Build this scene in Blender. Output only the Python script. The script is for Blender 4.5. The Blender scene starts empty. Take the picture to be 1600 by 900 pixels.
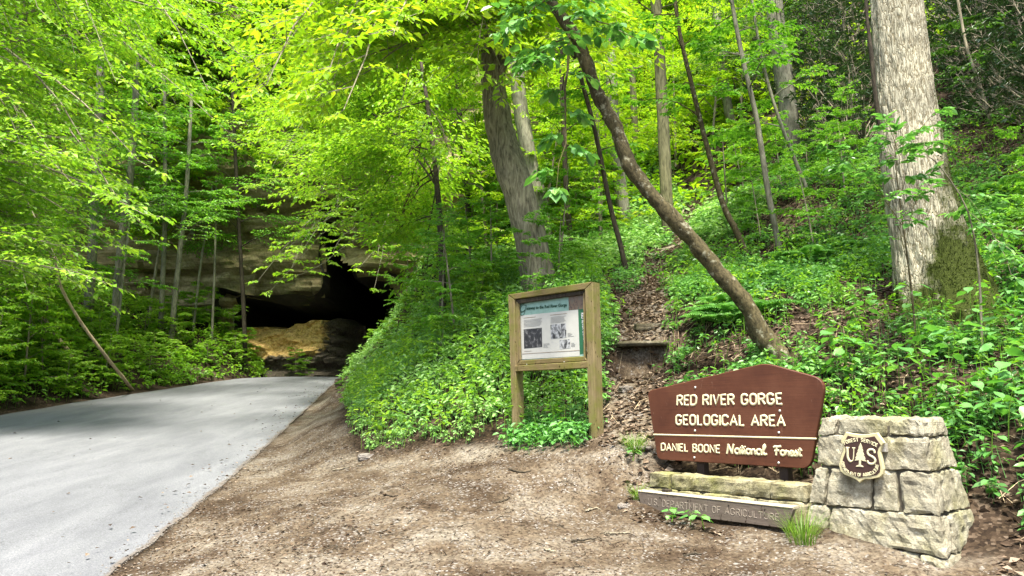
import bpy, math
import numpy as np
from mathutils import Vector, Matrix, Euler

SC = bpy.context.scene
COL = SC.collection
R = math.radians

# ------------------------------------------------------------------ camera, sky, sun, exposure
CAM_H, PITCH, ROLL, FPX = 1.4, R(8.6), R(-0.7), 1155.0
cam_d = bpy.data.cameras.new('camera')
cam_d.sensor_width = 36.0
cam_d.lens = FPX / 1600.0 * 36.0
cam_d.clip_start, cam_d.clip_end = 0.05, 2000.0
cam = bpy.data.objects.new('camera', cam_d)
CM = Matrix.Translation((0, 0, CAM_H)) @ Matrix.Rotation(R(90) + PITCH, 4, 'X') @ Matrix.Rotation(ROLL, 4, 'Z')
cam.matrix_world = CM
COL.objects.link(cam)
SC.camera = cam

SUN_EL, SUN_AZ = R(70), R(178)          # azimuth clockwise from +Y (north)
W = bpy.data.worlds.new('World'); SC.world = W; W.use_nodes = True
wn = W.node_tree.nodes; wl = W.node_tree.links
bg = wn['Background']; bg.inputs[1].default_value = 0.10
sky = wn.new('ShaderNodeTexSky'); sky.sky_type = 'NISHITA'; sky.sun_disc = False
sky.sun_elevation = SUN_EL; sky.sun_rotation = SUN_AZ
sky.air_density = 1.0; sky.dust_density = 4.0; sky.ozone_density = 1.0
wl.new(sky.outputs[0], bg.inputs[0])
sd = bpy.data.lights.new('sun', 'SUN'); sd.energy = 3.1; sd.angle = R(10); sd.color = (1.0, 0.95, 0.86)
sun = bpy.data.objects.new('sun', sd); COL.objects.link(sun)
sun.location = (0, 0, 60)
sdir = Vector((math.sin(SUN_AZ) * math.cos(SUN_EL), math.cos(SUN_AZ) * math.cos(SUN_EL), math.sin(SUN_EL)))
sun.rotation_euler = sdir.to_track_quat('Z', 'Y').to_euler()
SC.view_settings.view_transform = 'Standard'
SC.view_settings.look = 'None'
SC.view_settings.gamma = 1.0
SC.view_settings.exposure = 2.15
SC.render.engine = 'CYCLES'
SC.cycles.max_bounces = 14
SC.cycles.diffuse_bounces = 4
SC.cycles.transmission_bounces = 10
SC.cycles.use_denoising = True

# ------------------------------------------------------------------ measuring: photo pixel + distance -> place
M3 = np.array([[CM[i][j] for j in range(3)] for i in range(3)])
C0 = np.array([0, 0, CAM_H])
def ray(px, py):
    d = M3 @ np.array([px - 800.0, 450.0 - py, -FPX])
    return d / d[1]                       # per metre of depth Y
def P(px, py, Y):
    return C0 + ray(px, py) * Y
UP = np.array([0, 0, 1.0])
def nrm(v):
    v = np.asarray(v, float)
    return v / np.maximum(np.linalg.norm(v, axis=-1, keepdims=True), 1e-9)

class Frame:
    """an upright plane: a runs to the right along u, z up, d out towards the viewer"""
    def __init__(s, o, u):
        s.o = np.array(o, float); s.u = nrm([u[0], u[1], 0]); s.n = np.array([s.u[1], -s.u[0], 0])
    def az(s, px, py, d=0.0):
        r = ray(px, py); o = s.o + s.n * d
        t = np.dot(o - C0, s.n) / np.dot(r, s.n)
        p = C0 + r * t
        return np.array([np.dot(p - s.o, s.u), p[2]])
    def pt(s, a, z, d=0.0):
        q = s.o + s.u * a + s.n * d
        return np.array([q[0], q[1], z])
    def vec(s):
        return s.u, s.n

# ------------------------------------------------------------------ noise
def _hash(ix, iy, iz, seed):
    h = (ix.astype(np.int64) * 374761393 + iy.astype(np.int64) * 668265263 + iz.astype(np.int64) * 2147483647 + seed * 1274126177) & 0xffffffff
    h = ((h ^ (h >> 13)) * 1274126177) & 0xffffffff
    h = h ^ (h >> 16)
    return (h & 0xffff) / 65535.0
def vnoise(p, seed=0):
    p = np.asarray(p, float); i = np.floor(p); f = p - i; f = f * f * (3 - 2 * f)
    i = i.astype(np.int64); x, y, z = i[..., 0], i[..., 1], i[..., 2]
    fx, fy, fz = f[..., 0], f[..., 1], f[..., 2]
    def c(a, b, d): return _hash(x + a, y + b, z + d, seed)
    x00 = c(0,0,0)*(1-fx)+c(1,0,0)*fx; x10 = c(0,1,0)*(1-fx)+c(1,1,0)*fx
    x01 = c(0,0,1)*(1-fx)+c(1,0,1)*fx; x11 = c(0,1,1)*(1-fx)+c(1,1,1)*fx
    return ((x00*(1-fy)+x10*fy)*(1-fz) + (x01*(1-fy)+x11*fy)*fz) * 2 - 1
def fbm(p, oct=4, seed=0, gain=.5):
    p = np.asarray(p, float); r = 0; a = 1.0
    for k in range(oct):
        r = r + a * vnoise(p * (2.03 ** k), seed + k * 17); a *= gain
    return r
def sstep(a, b, x):
    t = np.clip((x - a) / (b - a), 0, 1); return t * t * (3 - 2 * t)

# ------------------------------------------------------------------ mesh helpers
def mesh_np(name, V, faces, tint=None, smooth=False, attr='tint'):
    """V (n,3); faces: list of (m,k) int arrays; tint: one float per face"""
    me = bpy.data.meshes.new(name)
    V = np.ascontiguousarray(V, np.float32)
    if not isinstance(faces, list): faces = [faces]
    faces = [np.asarray(f, np.int32) for f in faces if len(f)]
    loops = np.concatenate([f.ravel() for f in faces])
    starts = []; s = 0
    for f in faces:
        starts.append(s + np.arange(len(f), dtype=np.int32) * f.shape[1]); s += f.size
    starts = np.concatenate(starts)
    me.vertices.add(len(V)); me.vertices.foreach_set('co', V.ravel())
    me.loops.add(len(loops)); me.loops.foreach_set('vertex_index', loops.astype(np.int32))
    me.polygons.add(len(starts)); me.polygons.foreach_set('loop_start', starts.astype(np.int32))
    if tint is not None:
        at = me.attributes.new(attr, 'FLOAT', 'FACE')
        at.data.foreach_set('value', np.ascontiguousarray(tint, np.float32))
    me.polygons.foreach_set('use_smooth', np.full(len(starts), smooth, bool))
    me.update(calc_edges=True); me.validate(clean_customdata=False)
    return me

def link(name, me, mat=None, parent=None):
    o = bpy.data.objects.new(name, me); COL.objects.link(o)
    if mat is not None and me is not None and not me.materials: me.materials.append(mat)
    if parent is not None: o.parent = parent
    return o
def tag(o, label=None, cat=None, group=None, kind=None):
    if label: o['label'] = label
    if cat: o['category'] = cat
    if group: o['group'] = group
    if kind: o['kind'] = kind
    return o
def thing(name, label, cat, loc=(0, 0, 0), group=None):
    o = bpy.data.objects.new(name, None); COL.objects.link(o); o.location = loc
    o.empty_display_size = .1
    return tag(o, label, cat, group)
def part(name, me, mat, root):
    """mesh given in world coordinates, hung under a thing whose base is at root.location"""
    o = link(name, me, mat, root)
    o.matrix_parent_inverse = Matrix.Translation(-Vector(root.location))
    return o

class MB:
    def __init__(s): s.v = []; s.f = {}; s.n = 0; s.t = {}
    def add(s, V, F, tint=0.5):
        V = np.asarray(V, float).reshape(-1, 3); F = np.asarray(F, int)
        if F.size == 0: return
        k = F.shape[1]
        s.f.setdefault(k, []).append(F + s.n); s.v.append(V); s.n += len(V)
        tt = np.broadcast_to(np.asarray(tint, float), (len(F),))
        s.t.setdefault(k, []).append(tt)
    def mesh(s, name, smooth=False):
        fs = [np.concatenate(s.f[k]) for k in s.f]; ts = np.concatenate([np.concatenate(s.t[k]) for k in s.f])
        return mesh_np(name, np.concatenate(s.v), fs, ts, smooth)

def tube(mb, pts, rad, seg=8, cap=True, tint=.5, flat=None, nrough=0, seed=0):
    """tapered tube; flat=(normal, factor) squashes the section along a direction"""
    pts = np.asarray(pts, float); n = len(pts); rad = np.broadcast_to(np.asarray(rad, float), (n,))
    T = np.gradient(pts, axis=0) if n > 2 else np.repeat((pts[1:] - pts[:1]), 2, 0)
    T = nrm(T)
    ref = np.array([0.31, 0.77, 0.13]) if flat is None else flat[0]
    if flat is None and abs(np.dot(T[0], nrm(ref))) > .9: ref = np.array([1., 0, 0])
    A = nrm(np.cross(T, ref)); B = np.cross(A, T)
    if flat is not None: B = np.repeat(np.asarray(flat[0])[None] * flat[1], n, 0)
    th = np.arange(seg) / seg * 2 * math.pi
    ring = np.cos(th)[None, :, None] * A[:, None, :] + np.sin(th)[None, :, None] * B[:, None, :]
    rr = rad[:, None, None] * np.ones((n, seg, 1))
    V = pts[:, None, :] + ring * rr
    if nrough:
        V = V + ring * rr * (fbm(V * .8 / max(np.median(rad), .03), 4, seed)[..., None] * nrough)
    V = V.reshape(-1, 3)
    i = np.arange(n - 1)[:, None] * seg; j = np.arange(seg)[None]; k = (j + 1) % seg
    F = np.stack([i + j, i + k, i + seg + k, i + seg + j], -1).reshape(-1, 4)
    mb.add(V, F, tint)
    if cap:
        for e, off in ((0, -1), (n - 1, 1)):
            c = pts[e] + T[e] * off * rad[e] * .45
            base = V[e * seg:(e + 1) * seg]
            VV = np.vstack([base, c[None]])
            a = np.arange(seg); b = (a + 1) % seg
            F3 = np.stack([a, b, np.full(seg, seg)], -1) if off > 0 else np.stack([b, a, np.full(seg, seg)], -1)
            mb.add(VV, F3, tint)

def spline(pts, n):
    pts = np.asarray(pts, float); m = len(pts)
    if m < 3:
        t = np.linspace(0, 1, n)[:, None]; return pts[0] * (1 - t) + pts[-1] * t
    ext = np.vstack([2 * pts[0] - pts[1], pts, 2 * pts[-1] - pts[-2]])
    u = np.linspace(0, m - 1 - 1e-6, n); i = u.astype(int); t = (u - i)[:, None]
    p0, p1, p2, p3 = ext[i], ext[i + 1], ext[i + 2], ext[i + 3]
    return .5 * ((2 * p1) + (-p0 + p2) * t + (2 * p0 - 5 * p1 + 4 * p2 - p3) * t ** 2 + (-p0 + 3 * p1 - 3 * p2 + p3) * t ** 3)

def prism(mb, fr, poly, d0, d1, bev=0.004):
    """polygon (a,z) on a Frame, from depth d0 (back) to d1 (front), with a small bevel on the front edge"""
    poly = np.asarray(poly, float)
    ar = np.sum(poly[:, 0] * np.roll(poly[:, 1], -1) - np.roll(poly[:, 0], -1) * poly[:, 1])
    if ar < 0: poly = poly[::-1]
    n = len(poly)
    e = nrm(np.roll(poly, -1, 0) - poly); pn = np.stack([-e[:, 1], e[:, 0]], -1)
    inn = nrm(pn + np.roll(pn, 1, 0)); k = np.sum(inn * pn, -1, keepdims=True)
    ins = poly + inn * bev / np.maximum(k, .35)
    rings = [[fr.pt(a, z, d0) for a, z in poly], [fr.pt(a, z, d1 - bev) for a, z in poly], [fr.pt(a, z, d1) for a, z in ins]]
    V = np.array(rings).reshape(-1, 3)
    j = np.arange(n); kx = (j + 1) % n
    F = np.vstack([np.stack([r * n + j, r * n + kx, (r + 1) * n + kx, (r + 1) * n + j], -1) for r in (0, 1)])
    mb.add(V, F)
    mb.add(V[2 * n:], np.arange(n)[None]); mb.add(V[:n], np.arange(n)[None, ::-1])

# ------------------------------------------------------------------ materials
def mat_new(name):
    m = bpy.data.materials.new(name); m.use_nodes = True
    nt = m.node_tree; b = nt.nodes['Principled BSDF']
    return m, nt, nt.nodes, nt.links, b
def ramp(nd, stops):
    r = nd.new('ShaderNodeValToRGB'); e = r.color_ramp.elements
    while len(e) < len(stops): e.new(.5)
    for q, (p, c) in zip(e, stops):
        q.position = p; q.color = (c[0], c[1], c[2], 1)
    return r
def noise(nd, lk, scale, detail=4, rough=.6, vec=None, dist=0):
    n = nd.new('ShaderNodeTexNoise'); n.inputs['Scale'].default_value = scale
    n.inputs['Detail'].default_value = detail; n.inputs['Roughness'].default_value = rough; n.inputs['Distortion'].default_value = dist
    if vec is not None: lk.new(vec, n.inputs['Vector'])
    return n
def bump(nd, lk, h, b, strength=.4, dist=.02):
    k = nd.new('ShaderNodeBump'); k.inputs['Strength'].default_value = strength; k.inputs['Distance'].default_value = dist
    lk.new(h, k.inputs['Height']); lk.new(k.outputs[0], b.inputs['Normal']); return k
def mixc(nd, lk, f, a, b, mode='MIX'):
    m = nd.new('ShaderNodeMix'); m.data_type = 'RGBA'; m.blend_type = mode
    for s, v in ((m.inputs[0], f), (m.inputs[6], a), (m.inputs[7], b)):
        if isinstance(v, (int, float)): s.default_value = v
        elif isinstance(v, tuple): s.default_value = (v[0], v[1], v[2], 1)
        else: lk.new(v, s)
    return m.outputs[2]
def wpos(nd):
    return nd.new('ShaderNodeNewGeometry').outputs['Position']
def mapping(nd, lk, vec, scale):
    m = nd.new('ShaderNodeMapping'); m.inputs['Scale'].default_value = scale; lk.new(vec, m.inputs['Vector']); return m.outputs[0]

def leaf_mat(name, c0, c1, c2, trans, rough=.45, spec=.35, tfac=.42):
    m, nt, nd, lk, b = mat_new(name)
    at = nd.new('ShaderNodeAttribute'); at.attribute_name = 'tint'
    oi = nd.new('ShaderNodeObjectInfo')
    mx = nd.new('ShaderNodeMath'); mx.operation = 'MULTIPLY_ADD'; mx.inputs[1].default_value = .22; 
    lk.new(oi.outputs['Random'], mx.inputs[0]); lk.new(at.outputs['Fac'], mx.inputs[2])
    sb = nd.new('ShaderNodeMath'); sb.operation = 'SUBTRACT'; sb.inputs[1].default_value = .11; lk.new(mx.outputs[0], sb.inputs[0])
    r = ramp(nd, [(0, c0), (.5, c1), (1, c2)]); lk.new(sb.outputs[0], r.inputs[0])
    lk.new(r.outputs[0], b.inputs['Base Color'])
    b.inputs['Roughness'].default_value = rough; b.inputs['Specular IOR Level'].default_value = spec
    t = nd.new('ShaderNodeBsdfTranslucent')
    tc = mixc(nd, lk, 1.0, r.outputs[0], trans, 'MULTIPLY'); lk.new(tc, t.inputs[0])
    ms = nd.new('ShaderNodeMixShader'); ms.inputs[0].default_value = tfac
    lk.new(b.outputs[0], ms.inputs[1]); lk.new(t.outputs[0], ms.inputs[2])
    lk.new(ms.outputs[0], nd['Material Output'].inputs[0])
    return m

BK = .8
def bark_mat(name, dark, light, scale=(14, 14, 2.2), moss=None, strength=.7, dist=.02, lich=None, plates=None):
    m, nt, nd, lk, b = mat_new(name)
    p = wpos(nd); mp = mapping(nd, lk, p, scale)
    n1 = noise(nd, lk, 1.6, 6, .65, mp, .6); n2 = noise(nd, lk, 1.3, 3, .5, p)
    dark = tuple(c * BK for c in dark); light = tuple(c * BK for c in light)
    r = ramp(nd, [(.32, dark), (.62, light)]); lk.new(n1.outputs[0], r.inputs[0])
    r2 = ramp(nd, [(.3, (.65, .65, .62)), (.7, (1.1, 1.08, 1.0))]); lk.new(n2.outputs[0], r2.inputs[0])
    c = mixc(nd, lk, 1.0, r.outputs[0], r2.outputs[0], 'MULTIPLY')
    if plates:
        nw = noise(nd, lk, 5, 4, .6, p); wv = nd.new('ShaderNodeVectorMath'); wv.operation = 'MULTIPLY_ADD'; wv.inputs[1].default_value = (2.2, 2.2, 1.2)
        lk.new(nw.outputs['Color'], wv.inputs[0]); lk.new(mapping(nd, lk, p, plates), wv.inputs[2])
        vo = nd.new('ShaderNodeTexVoronoi'); vo.feature = 'DISTANCE_TO_EDGE'; vo.inputs['Scale'].default_value = 1; lk.new(wv.outputs[0], vo.inputs['Vector'])
        rv = ramp(nd, [(.01, (.42, .38, .30)), (.11, (1, 1, 1))]); lk.new(vo.outputs['Distance'], rv.inputs[0]); c = mixc(nd, lk, 1, c, rv.outputs[0], 'MULTIPLY')
    if lich:
        nl = noise(nd, lk, 9, 4, .6, p); rl = ramp(nd, [(.57, (0, 0, 0)), (.66, (1, 1, 1))]); lk.new(nl.outputs[0], rl.inputs[0])
        c = mixc(nd, lk, rl.outputs[0], c, lich)
    if moss:
        at = nd.new('ShaderNodeAttribute'); at.attribute_name = 'tint'
        nm = noise(nd, lk, 7, 5, .65, p)
        ad = nd.new('ShaderNodeMath'); ad.operation = 'ADD'; lk.new(nm.outputs[0], ad.inputs[0]); lk.new(at.outputs['Fac'], ad.inputs[1])
        rm = ramp(nd, [(.93, (0, 0, 0)), (1.12, (1, 1, 1))]); 
        sc_ = nd.new('ShaderNodeMath'); sc_.operation = 'MULTIPLY'; sc_.inputs[1].default_value = .8; lk.new(ad.outputs[0], sc_.inputs[0])
        rm.color_ramp.elements[0].position = .66; rm.color_ramp.elements[1].position = .98
        lk.new(sc_.outputs[0], rm.inputs[0])
        nm2 = noise(nd, lk, 60, 3, .6, p); rg = ramp(nd, [(.3, (moss[0]*.4, moss[1]*.4, moss[2]*.4)), (.7, moss)]); lk.new(nm2.outputs[0], rg.inputs[0])
        c = mixc(nd, lk, rm.outputs[0], c, rg.outputs[0])
    lk.new(c, b.inputs['Base Color']); b.inputs['Roughness'].default_value = .9; b.inputs['Specular IOR Level'].default_value = .15
    hgt = n1.outputs[0]
    if plates:
        rb_ = ramp(nd, [(0, (0, 0, 0)), (.2, (1, 1, 1))]); lk.new(vo.outputs['Distance'], rb_.inputs[0]); ah = nd.new('ShaderNodeMath'); ah.operation = 'ADD'; lk.new(rb_.outputs[0], ah.inputs[0]); lk.new(n1.outputs[0], ah.inputs[1]); hgt = ah.outputs[0]
    bump(nd, lk, hgt, b, strength, dist)
    return m

def plain(name, col, rough=.6, var=.15, scale=20, metal=0, spec=.3, bstr=0):
    m, nt, nd, lk, b = mat_new(name)
    n = noise(nd, lk, scale, 5, .65, wpos(nd))
    r = ramp(nd, [(.3, tuple(c * (1 - var) for c in col)), (.7, tuple(min(1, c * (1 + var)) for c in col))])
    lk.new(n.outputs[0], r.inputs[0]); lk.new(r.outputs[0], b.inputs['Base Color'])
    b.inputs['Roughness'].default_value = rough; b.inputs['Metallic'].default_value = metal; b.inputs['Specular IOR Level'].default_value = spec
    if bstr: bump(nd, lk, n.outputs[0], b, bstr, .01)
    return m

def wood_mat(name, c0, c1, green, gh=0.0, grain=(50, 50, 3.0), gamt=.6):
    """weathered timber: grain along z, greenish algae in patches"""
    m, nt, nd, lk, b = mat_new(name)
    p = wpos(nd); mp = mapping(nd, lk, p, grain)
    n1 = noise(nd, lk, 1.0, 6, .7, mp, .4); n2 = noise(nd, lk, 5, 4, .6, p); n3 = noise(nd, lk, 40, 2, .5, mapping(nd, lk, p, (1, 1, .5)))
    r = ramp(nd, [(.3, c0), (.65, c1)]); lk.new(n1.outputs[0], r.inputs[0])
    rg = ramp(nd, [(.42, (0, 0, 0)), (.62, (gamt, gamt, gamt))]); lk.new(n2.outputs[0], rg.inputs[0])
    c = mixc(nd, lk, rg.outputs[0], r.outputs[0], green)
    rk = ramp(nd, [(.27, (.25, .2, .15)), (.36, (1, 1, 1))]); lk.new(n3.outputs[0], rk.inputs[0])
    c = mixc(nd, lk, 1.0, c, rk.outputs[0], 'MULTIPLY')
    lk.new(c, b.inputs['Base Color']); b.inputs['Roughness'].default_value = .8; b.inputs['Specular IOR Level'].default_value = .2
    bump(nd, lk, n1.outputs[0], b, .35, .004)
    return m

# foliage
M_YEL = leaf_mat('leaf_spring_yellow', (.11, .25, .012), (.235, .42, .022), (.41, .53, .035), (1.3, 1.3, .5), tfac=.5)
M_GRN = leaf_mat('leaf_fresh_green', (.07, .21, .022), (.14, .34, .035), (.26, .46, .06), (1.2, 1.25, .5), tfac=.45)
M_LIME = leaf_mat('leaf_lime_green', (.09, .23, .018), (.20, .40, .03), (.34, .51, .05), (1.25, 1.25, .5), tfac=.47)
M_DRK = leaf_mat('leaf_deep_green', (.03, .085, .016), (.06, .14, .025), (.11, .20, .04), (1.1, 1.2, .5), tfac=.38)
M_HERB = leaf_mat('leaf_herb_green', (.055, .16, .035), (.12, .30, .065), (.25, .45, .115), (1.1, 1.2, .6), tfac=.38, rough=.4, spec=.45)
M_RHO = leaf_mat('leaf_leathery_dark', (.015, .04, .012), (.03, .07, .02), (.07, .12, .04), (.9, 1.0, .5), tfac=.15, rough=.32, spec=.6)
M_LITTER = leaf_mat('leaf_litter_brown', (.035, .022, .013), (.11, .074, .045), (.30, .235, .165), (1, .9, .7), tfac=.1, rough=.75, spec=.2)
M_MINT = leaf_mat('leaf_mint_green', (.09, .23, .05), (.20, .41, .10), (.34, .53, .17), (1.1, 1.2, .6), tfac=.38, rough=.45, spec=.4)
M_MOSS = leaf_mat('moss_green', (.012, .019, .002), (.042, .062, .006), (.13, .17, .02), (1, 1, .6), tfac=.25, rough=.8, spec=.1)
M_BIG = leaf_mat('leaf_broad_green', (.06, .19, .04), (.12, .32, .07), (.21, .42, .11), (1.1, 1.2, .5), tfac=.36, rough=.38, spec=.5)
M_GRASS = leaf_mat('grass_blade', (.08, .18, .02), (.15, .28, .03), (.33, .40, .12), (1.1, 1.2, .5), tfac=.4)
# bark
M_BARK = bark_mat('bark_grey_brown', (.10, .085, .06), (.44, .39, .29), moss=None)
M_BARKG = bark_mat('bark_greenish', (.07, .07, .035), (.24, .23, .13), moss=(.10, .13, .02))
M_BARKD = bark_mat('bark_dark', (.025, .02, .015), (.10, .085, .06), (20, 20, 4))
M_BARKP = bark_mat('bark_pale', (.13, .125, .09), (.34, .33, .25), (10, 10, 3), strength=.3)
M_BARKL = bark_mat('bark_leaning', (.03, .026, .013), (.14, .118, .06), (16, 16, 9), lich=(.22, .21, .14), moss=(.13, .14, .02))
M_BARKB = bark_mat('bark_big_tree', (.25, .23, .165), (.60, .575, .45), (9, 9, 4), moss=(.045, .062, .008), strength=.5, dist=.02, plates=(32, 32, 2.4))
M_DEAD = bark_mat('wood_dead', (.34, .25, .15), (.64, .52, .35), (12, 12, 4), strength=.3)
# stone
def stone_mat(name, cols, moss, mamt):
    m, nt, nd, lk, b = mat_new(name)
    p = wpos(nd); oi = nd.new('ShaderNodeObjectInfo')
    n1 = noise(nd, lk, 6, 6, .65, p); n2 = noise(nd, lk, 2.6, 4, .6, p, .3); n3 = noise(nd, lk, 70, 4, .7, p)
    r = ramp(nd, [(.28, cols[0]), (.5, cols[1]), (.72, cols[2])]); lk.new(n1.outputs[0], r.inputs[0])
    ro = ramp(nd, [(0, (.84, .84, .82)), (1, (1.12, 1.1, 1.08))]); lk.new(oi.outputs['Random'], ro.inputs[0])
    c = mixc(nd, lk, 1, r.outputs[0], ro.outputs[0], 'MULTIPLY')
    rm = ramp(nd, [(.46, (0, 0, 0)), (.66, (mamt, mamt, mamt))]); lk.new(n2.outputs[0], rm.inputs[0])
    c = mixc(nd, lk, rm.outputs[0], c, moss)
    n4 = noise(nd, lk, 3.4, 5, .7, mapping(nd, lk, p, (1, 1, .6)), .8); rt = ramp(nd, [(.34, (.58, .56, .52)), (.47, (1, 1, 1))]); lk.new(n4.outputs[0], rt.inputs[0]); c = mixc(nd, lk, 1, c, rt.outputs[0], 'MULTIPLY')
    n5 = noise(nd, lk, 19, 4, .6, p); rl_ = ramp(nd, [(.62, (0, 0, 0)), (.68, (.55, .55, .55))]); lk.new(n5.outputs[0], rl_.inputs[0]); c = mixc(nd, lk, rl_.outputs[0], c, tuple(min(.6, q * 1.35) for q in cols[2]))
    rs = ramp(nd, [(.3, (.66, .64, .60)), (.55, (1, 1, 1))]); lk.new(n3.outputs[0], rs.inputs[0])
    c = mixc(nd, lk, 1, c, rs.outputs[0], 'MULTIPLY')
    lk.new(c, b.inputs['Base Color']); b.inputs['Roughness'].default_value = .88; b.inputs['Specular IOR Level'].default_value = .2
    mx = nd.new('ShaderNodeMath'); mx.operation = 'ADD'; lk.new(n1.outputs[0], mx.inputs[0]); lk.new(n3.outputs[0], mx.inputs[1])
    bump(nd, lk, mx.outputs[0], b, .8, .014)
    return m
M_STONE = stone_mat('stone_sandstone', ((.175, .158, .11), (.29, .272, .20), (.40, .382, .295)), (.21, .20, .085), .6)
M_STONEM = stone_mat('stone_mossy', ((.17, .15, .085), (.28, .255, .155), (.36, .335, .22)), (.17, .175, .045), .7)
M_MORTAR = plain('mortar', (.10, .088, .062), .95, .3, 30, bstr=.4)
M_PEB = stone_mat('stone_pebble', ((.13, .11, .09), (.22, .20, .175), (.34, .325, .295)), (.15, .13, .09), .3)
# signs
M_CREAM = plain('paint_cream', (.58, .53, .33), .55, .08, 60)
M_TAN = plain('paint_shield_tan', (.50, .45, .25), .55, .1, 60)
M_BOLT = plain('bolt_zinc', (.55, .53, .48), .4, .2, 90, metal=.6)
M_SHIELD = plain('paint_shield_brown', (.05, .026, .02), .5, .1, 40)
M_POSTD = plain('sign_post_brown', (.03, .018, .012), .6, .2, 30)
def sign_mat():
    m, nt, nd, lk, b = mat_new('paint_sign_brown')
    p = wpos(nd); n1 = noise(nd, lk, 2.2, 6, .65, p); n2 = noise(nd, lk, 1.0, 5, .7, mapping(nd, lk, p, (2.5, 2.5, 110)))
    n3 = noise(nd, lk, 26, 3, .5, mapping(nd, lk, p, (1, 1, .3)), 1.5); n4 = noise(nd, lk, 1.0, 3, .6, mapping(nd, lk, p, (5, 5, 170)), 1.0); n5 = noise(nd, lk, 1.0, 3, .5, mapping(nd, lk, p, (70, 70, 5)), .5)
    r = ramp(nd, [(.3, (.066, .0205, .0090)), (.5, (.090, .0305, .0135)), (.72, (.118, .045, .022))]); lk.new(n1.outputs[0], r.inputs[0])
    rg = ramp(nd, [(.3, (.78, .77, .76)), (.55, (1, 1, 1)), (.72, (1.16, 1.17, 1.18))]); lk.new(n2.outputs[0], rg.inputs[0]); c = mixc(nd, lk, 1, r.outputs[0], rg.outputs[0], 'MULTIPLY')
    for n_, a_, b_, k in ((n3, .70, .77, .5), (n4, .735, .77, .6), (n5, .72, .78, .35)):
        q = ramp(nd, [(a_, (0, 0, 0)), (b_, (k, k, k))]); lk.new(n_.outputs[0], q.inputs[0]); c = mixc(nd, lk, q.outputs[0], c, (.26, .165, .11))
    lk.new(c, b.inputs['Base Color']); b.inputs['Roughness'].default_value = .58; b.inputs['Specular IOR Level'].default_value = .28
    bump(nd, lk, n2.outputs[0], b, .3, .004)
    return m
M_SIGN = sign_mat()
M_KIOSK = wood_mat('timber_kiosk', (.095, .068, .028), (.24, .19, .092), (.135, .132, .03), gamt=.9)
M_KIOSKH = wood_mat('timber_kiosk_rail', (.085, .062, .022), (.20, .155, .066), (.13, .122, .025), grain=(4, 4, 60), gamt=.9)
M_BOARD = wood_mat('timber_grey_board', (.085, .066, .05), (.155, .125, .098), (.12, .10, .07), grain=(6, 6, 70), gamt=.4)
M_BOARDTOP = plain('timber_board_lit_edge', (.34, .30, .21), .7, .2, 30)  # paler than the board: light on its top edge painted into the colour
M_FADED = plain('paint_faded_letters', (.25, .21, .16), .7, .2, 80)

# ------------------------------------------------------------------ terrain
RY = np.array([-14, 0, 6.3, 9, 13, 19.4, 27, 34.7, 38, 46, 56.])
RX1 = np.array([-2.5, -3.0, -3.45, -3.8, -4.4, -5.45, -6.7, -7.95, -8.2, -8.0, -7.5])     # right road edge
RX0 = np.array([-10, -10.6, -11.4, -11.9, -12.6, -13.45, -13.3, -12.3, -12.0, -11.6, -11.])  # left road edge
def curve1(y, xs):
    k = np.interp(y, RY, xs); k1 = np.interp(y - 1.5, RY, xs); k2 = np.interp(y + 1.5, RY, xs); return (k + k1 + k2) / 3
def road_z(y):
    y = np.asarray(y, float)
    z = np.where(y < 6.3, -.1 + .05 * (y - 6.3), -.1 + .095 * (np.minimum(y, 33.5) - 6.3))
    return np.where(y > 33.5, z + .02 * (33.5 - y) * 1.0, z)

_cp = []
def cp(px, py, Y): _cp.append(P(px, py, Y))
def cw(x, y, z): _cp.append(np.array([x, y, z], float))
for y in (-14, -6, 0, 4, 7, 10, 13, 16, 20, 24, 28, 33, 38):
    cw(curve1(y, RX1), y, float(road_z(y))); cw(curve1(y, RX0), y, float(road_z(y)))
# gravel pad and its upper edge
for a in ((450, 900, 6.1), (800, 900, 5.9), (1200, 890, 5.85), (1480, 905, 5.7), (570, 712, 11.2), (690, 700, 10.3), (810, 690, 9.9), (935, 680, 9.05), (985, 700, 8.5),
          (700, 780, 7.9)): cp(*a)
cw(0, 2.5, -.25); cw(4, 2.5, -.2); cw(3, -6, -.7); cw(9, 3, .5); cw(9, -8, -.6)
# right hillside
for a in ((540, 640, 18), (580, 592, 25), (655, 560, 15.5), (620, 550, 22), (612, 520, 30), (720, 520, 13.5), (870, 560, 11.6), (1000, 545, 11.6), (1030, 430, 16), (1060, 370, 19), (1110, 300, 24),
          (720, 440, 17), (830, 440, 15), (660, 430, 32), (700, 350, 28), (1000, 200, 34), (1215, 560, 9.6), (1130, 480, 11.5), (1445, 470, 10.4), (1330, 520, 9.7),
          (1600, 500, 9.2), (1600, 640, 7.5), (1380, 560, 8.7), (1600, 300, 12.8), (1600, 150, 17), (1600, 0, 23.5), (1300, 380, 13.8), (1250, 300, 16), (1250, 150, 24), (1250, 0, 33),
          (1100, 100, 37), (800, 300, 31), (850, 130, 42), (1500, 250, 15.2)): cp(*a)
cw(14, 8, 7.5); cw(20, 5, 9); cw(20, 15, 15); cw(32, 25, 27); cw(30, 8, 16); cw(22, -6, 8)
cw(15, 45, 30); cw(30, 55, 42); cw(0, 55, 27); cw(-2, 40, 11.5); cw(40, 40, 45); cw(-6, 55, 28); cw(10, 70, 45)
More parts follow.
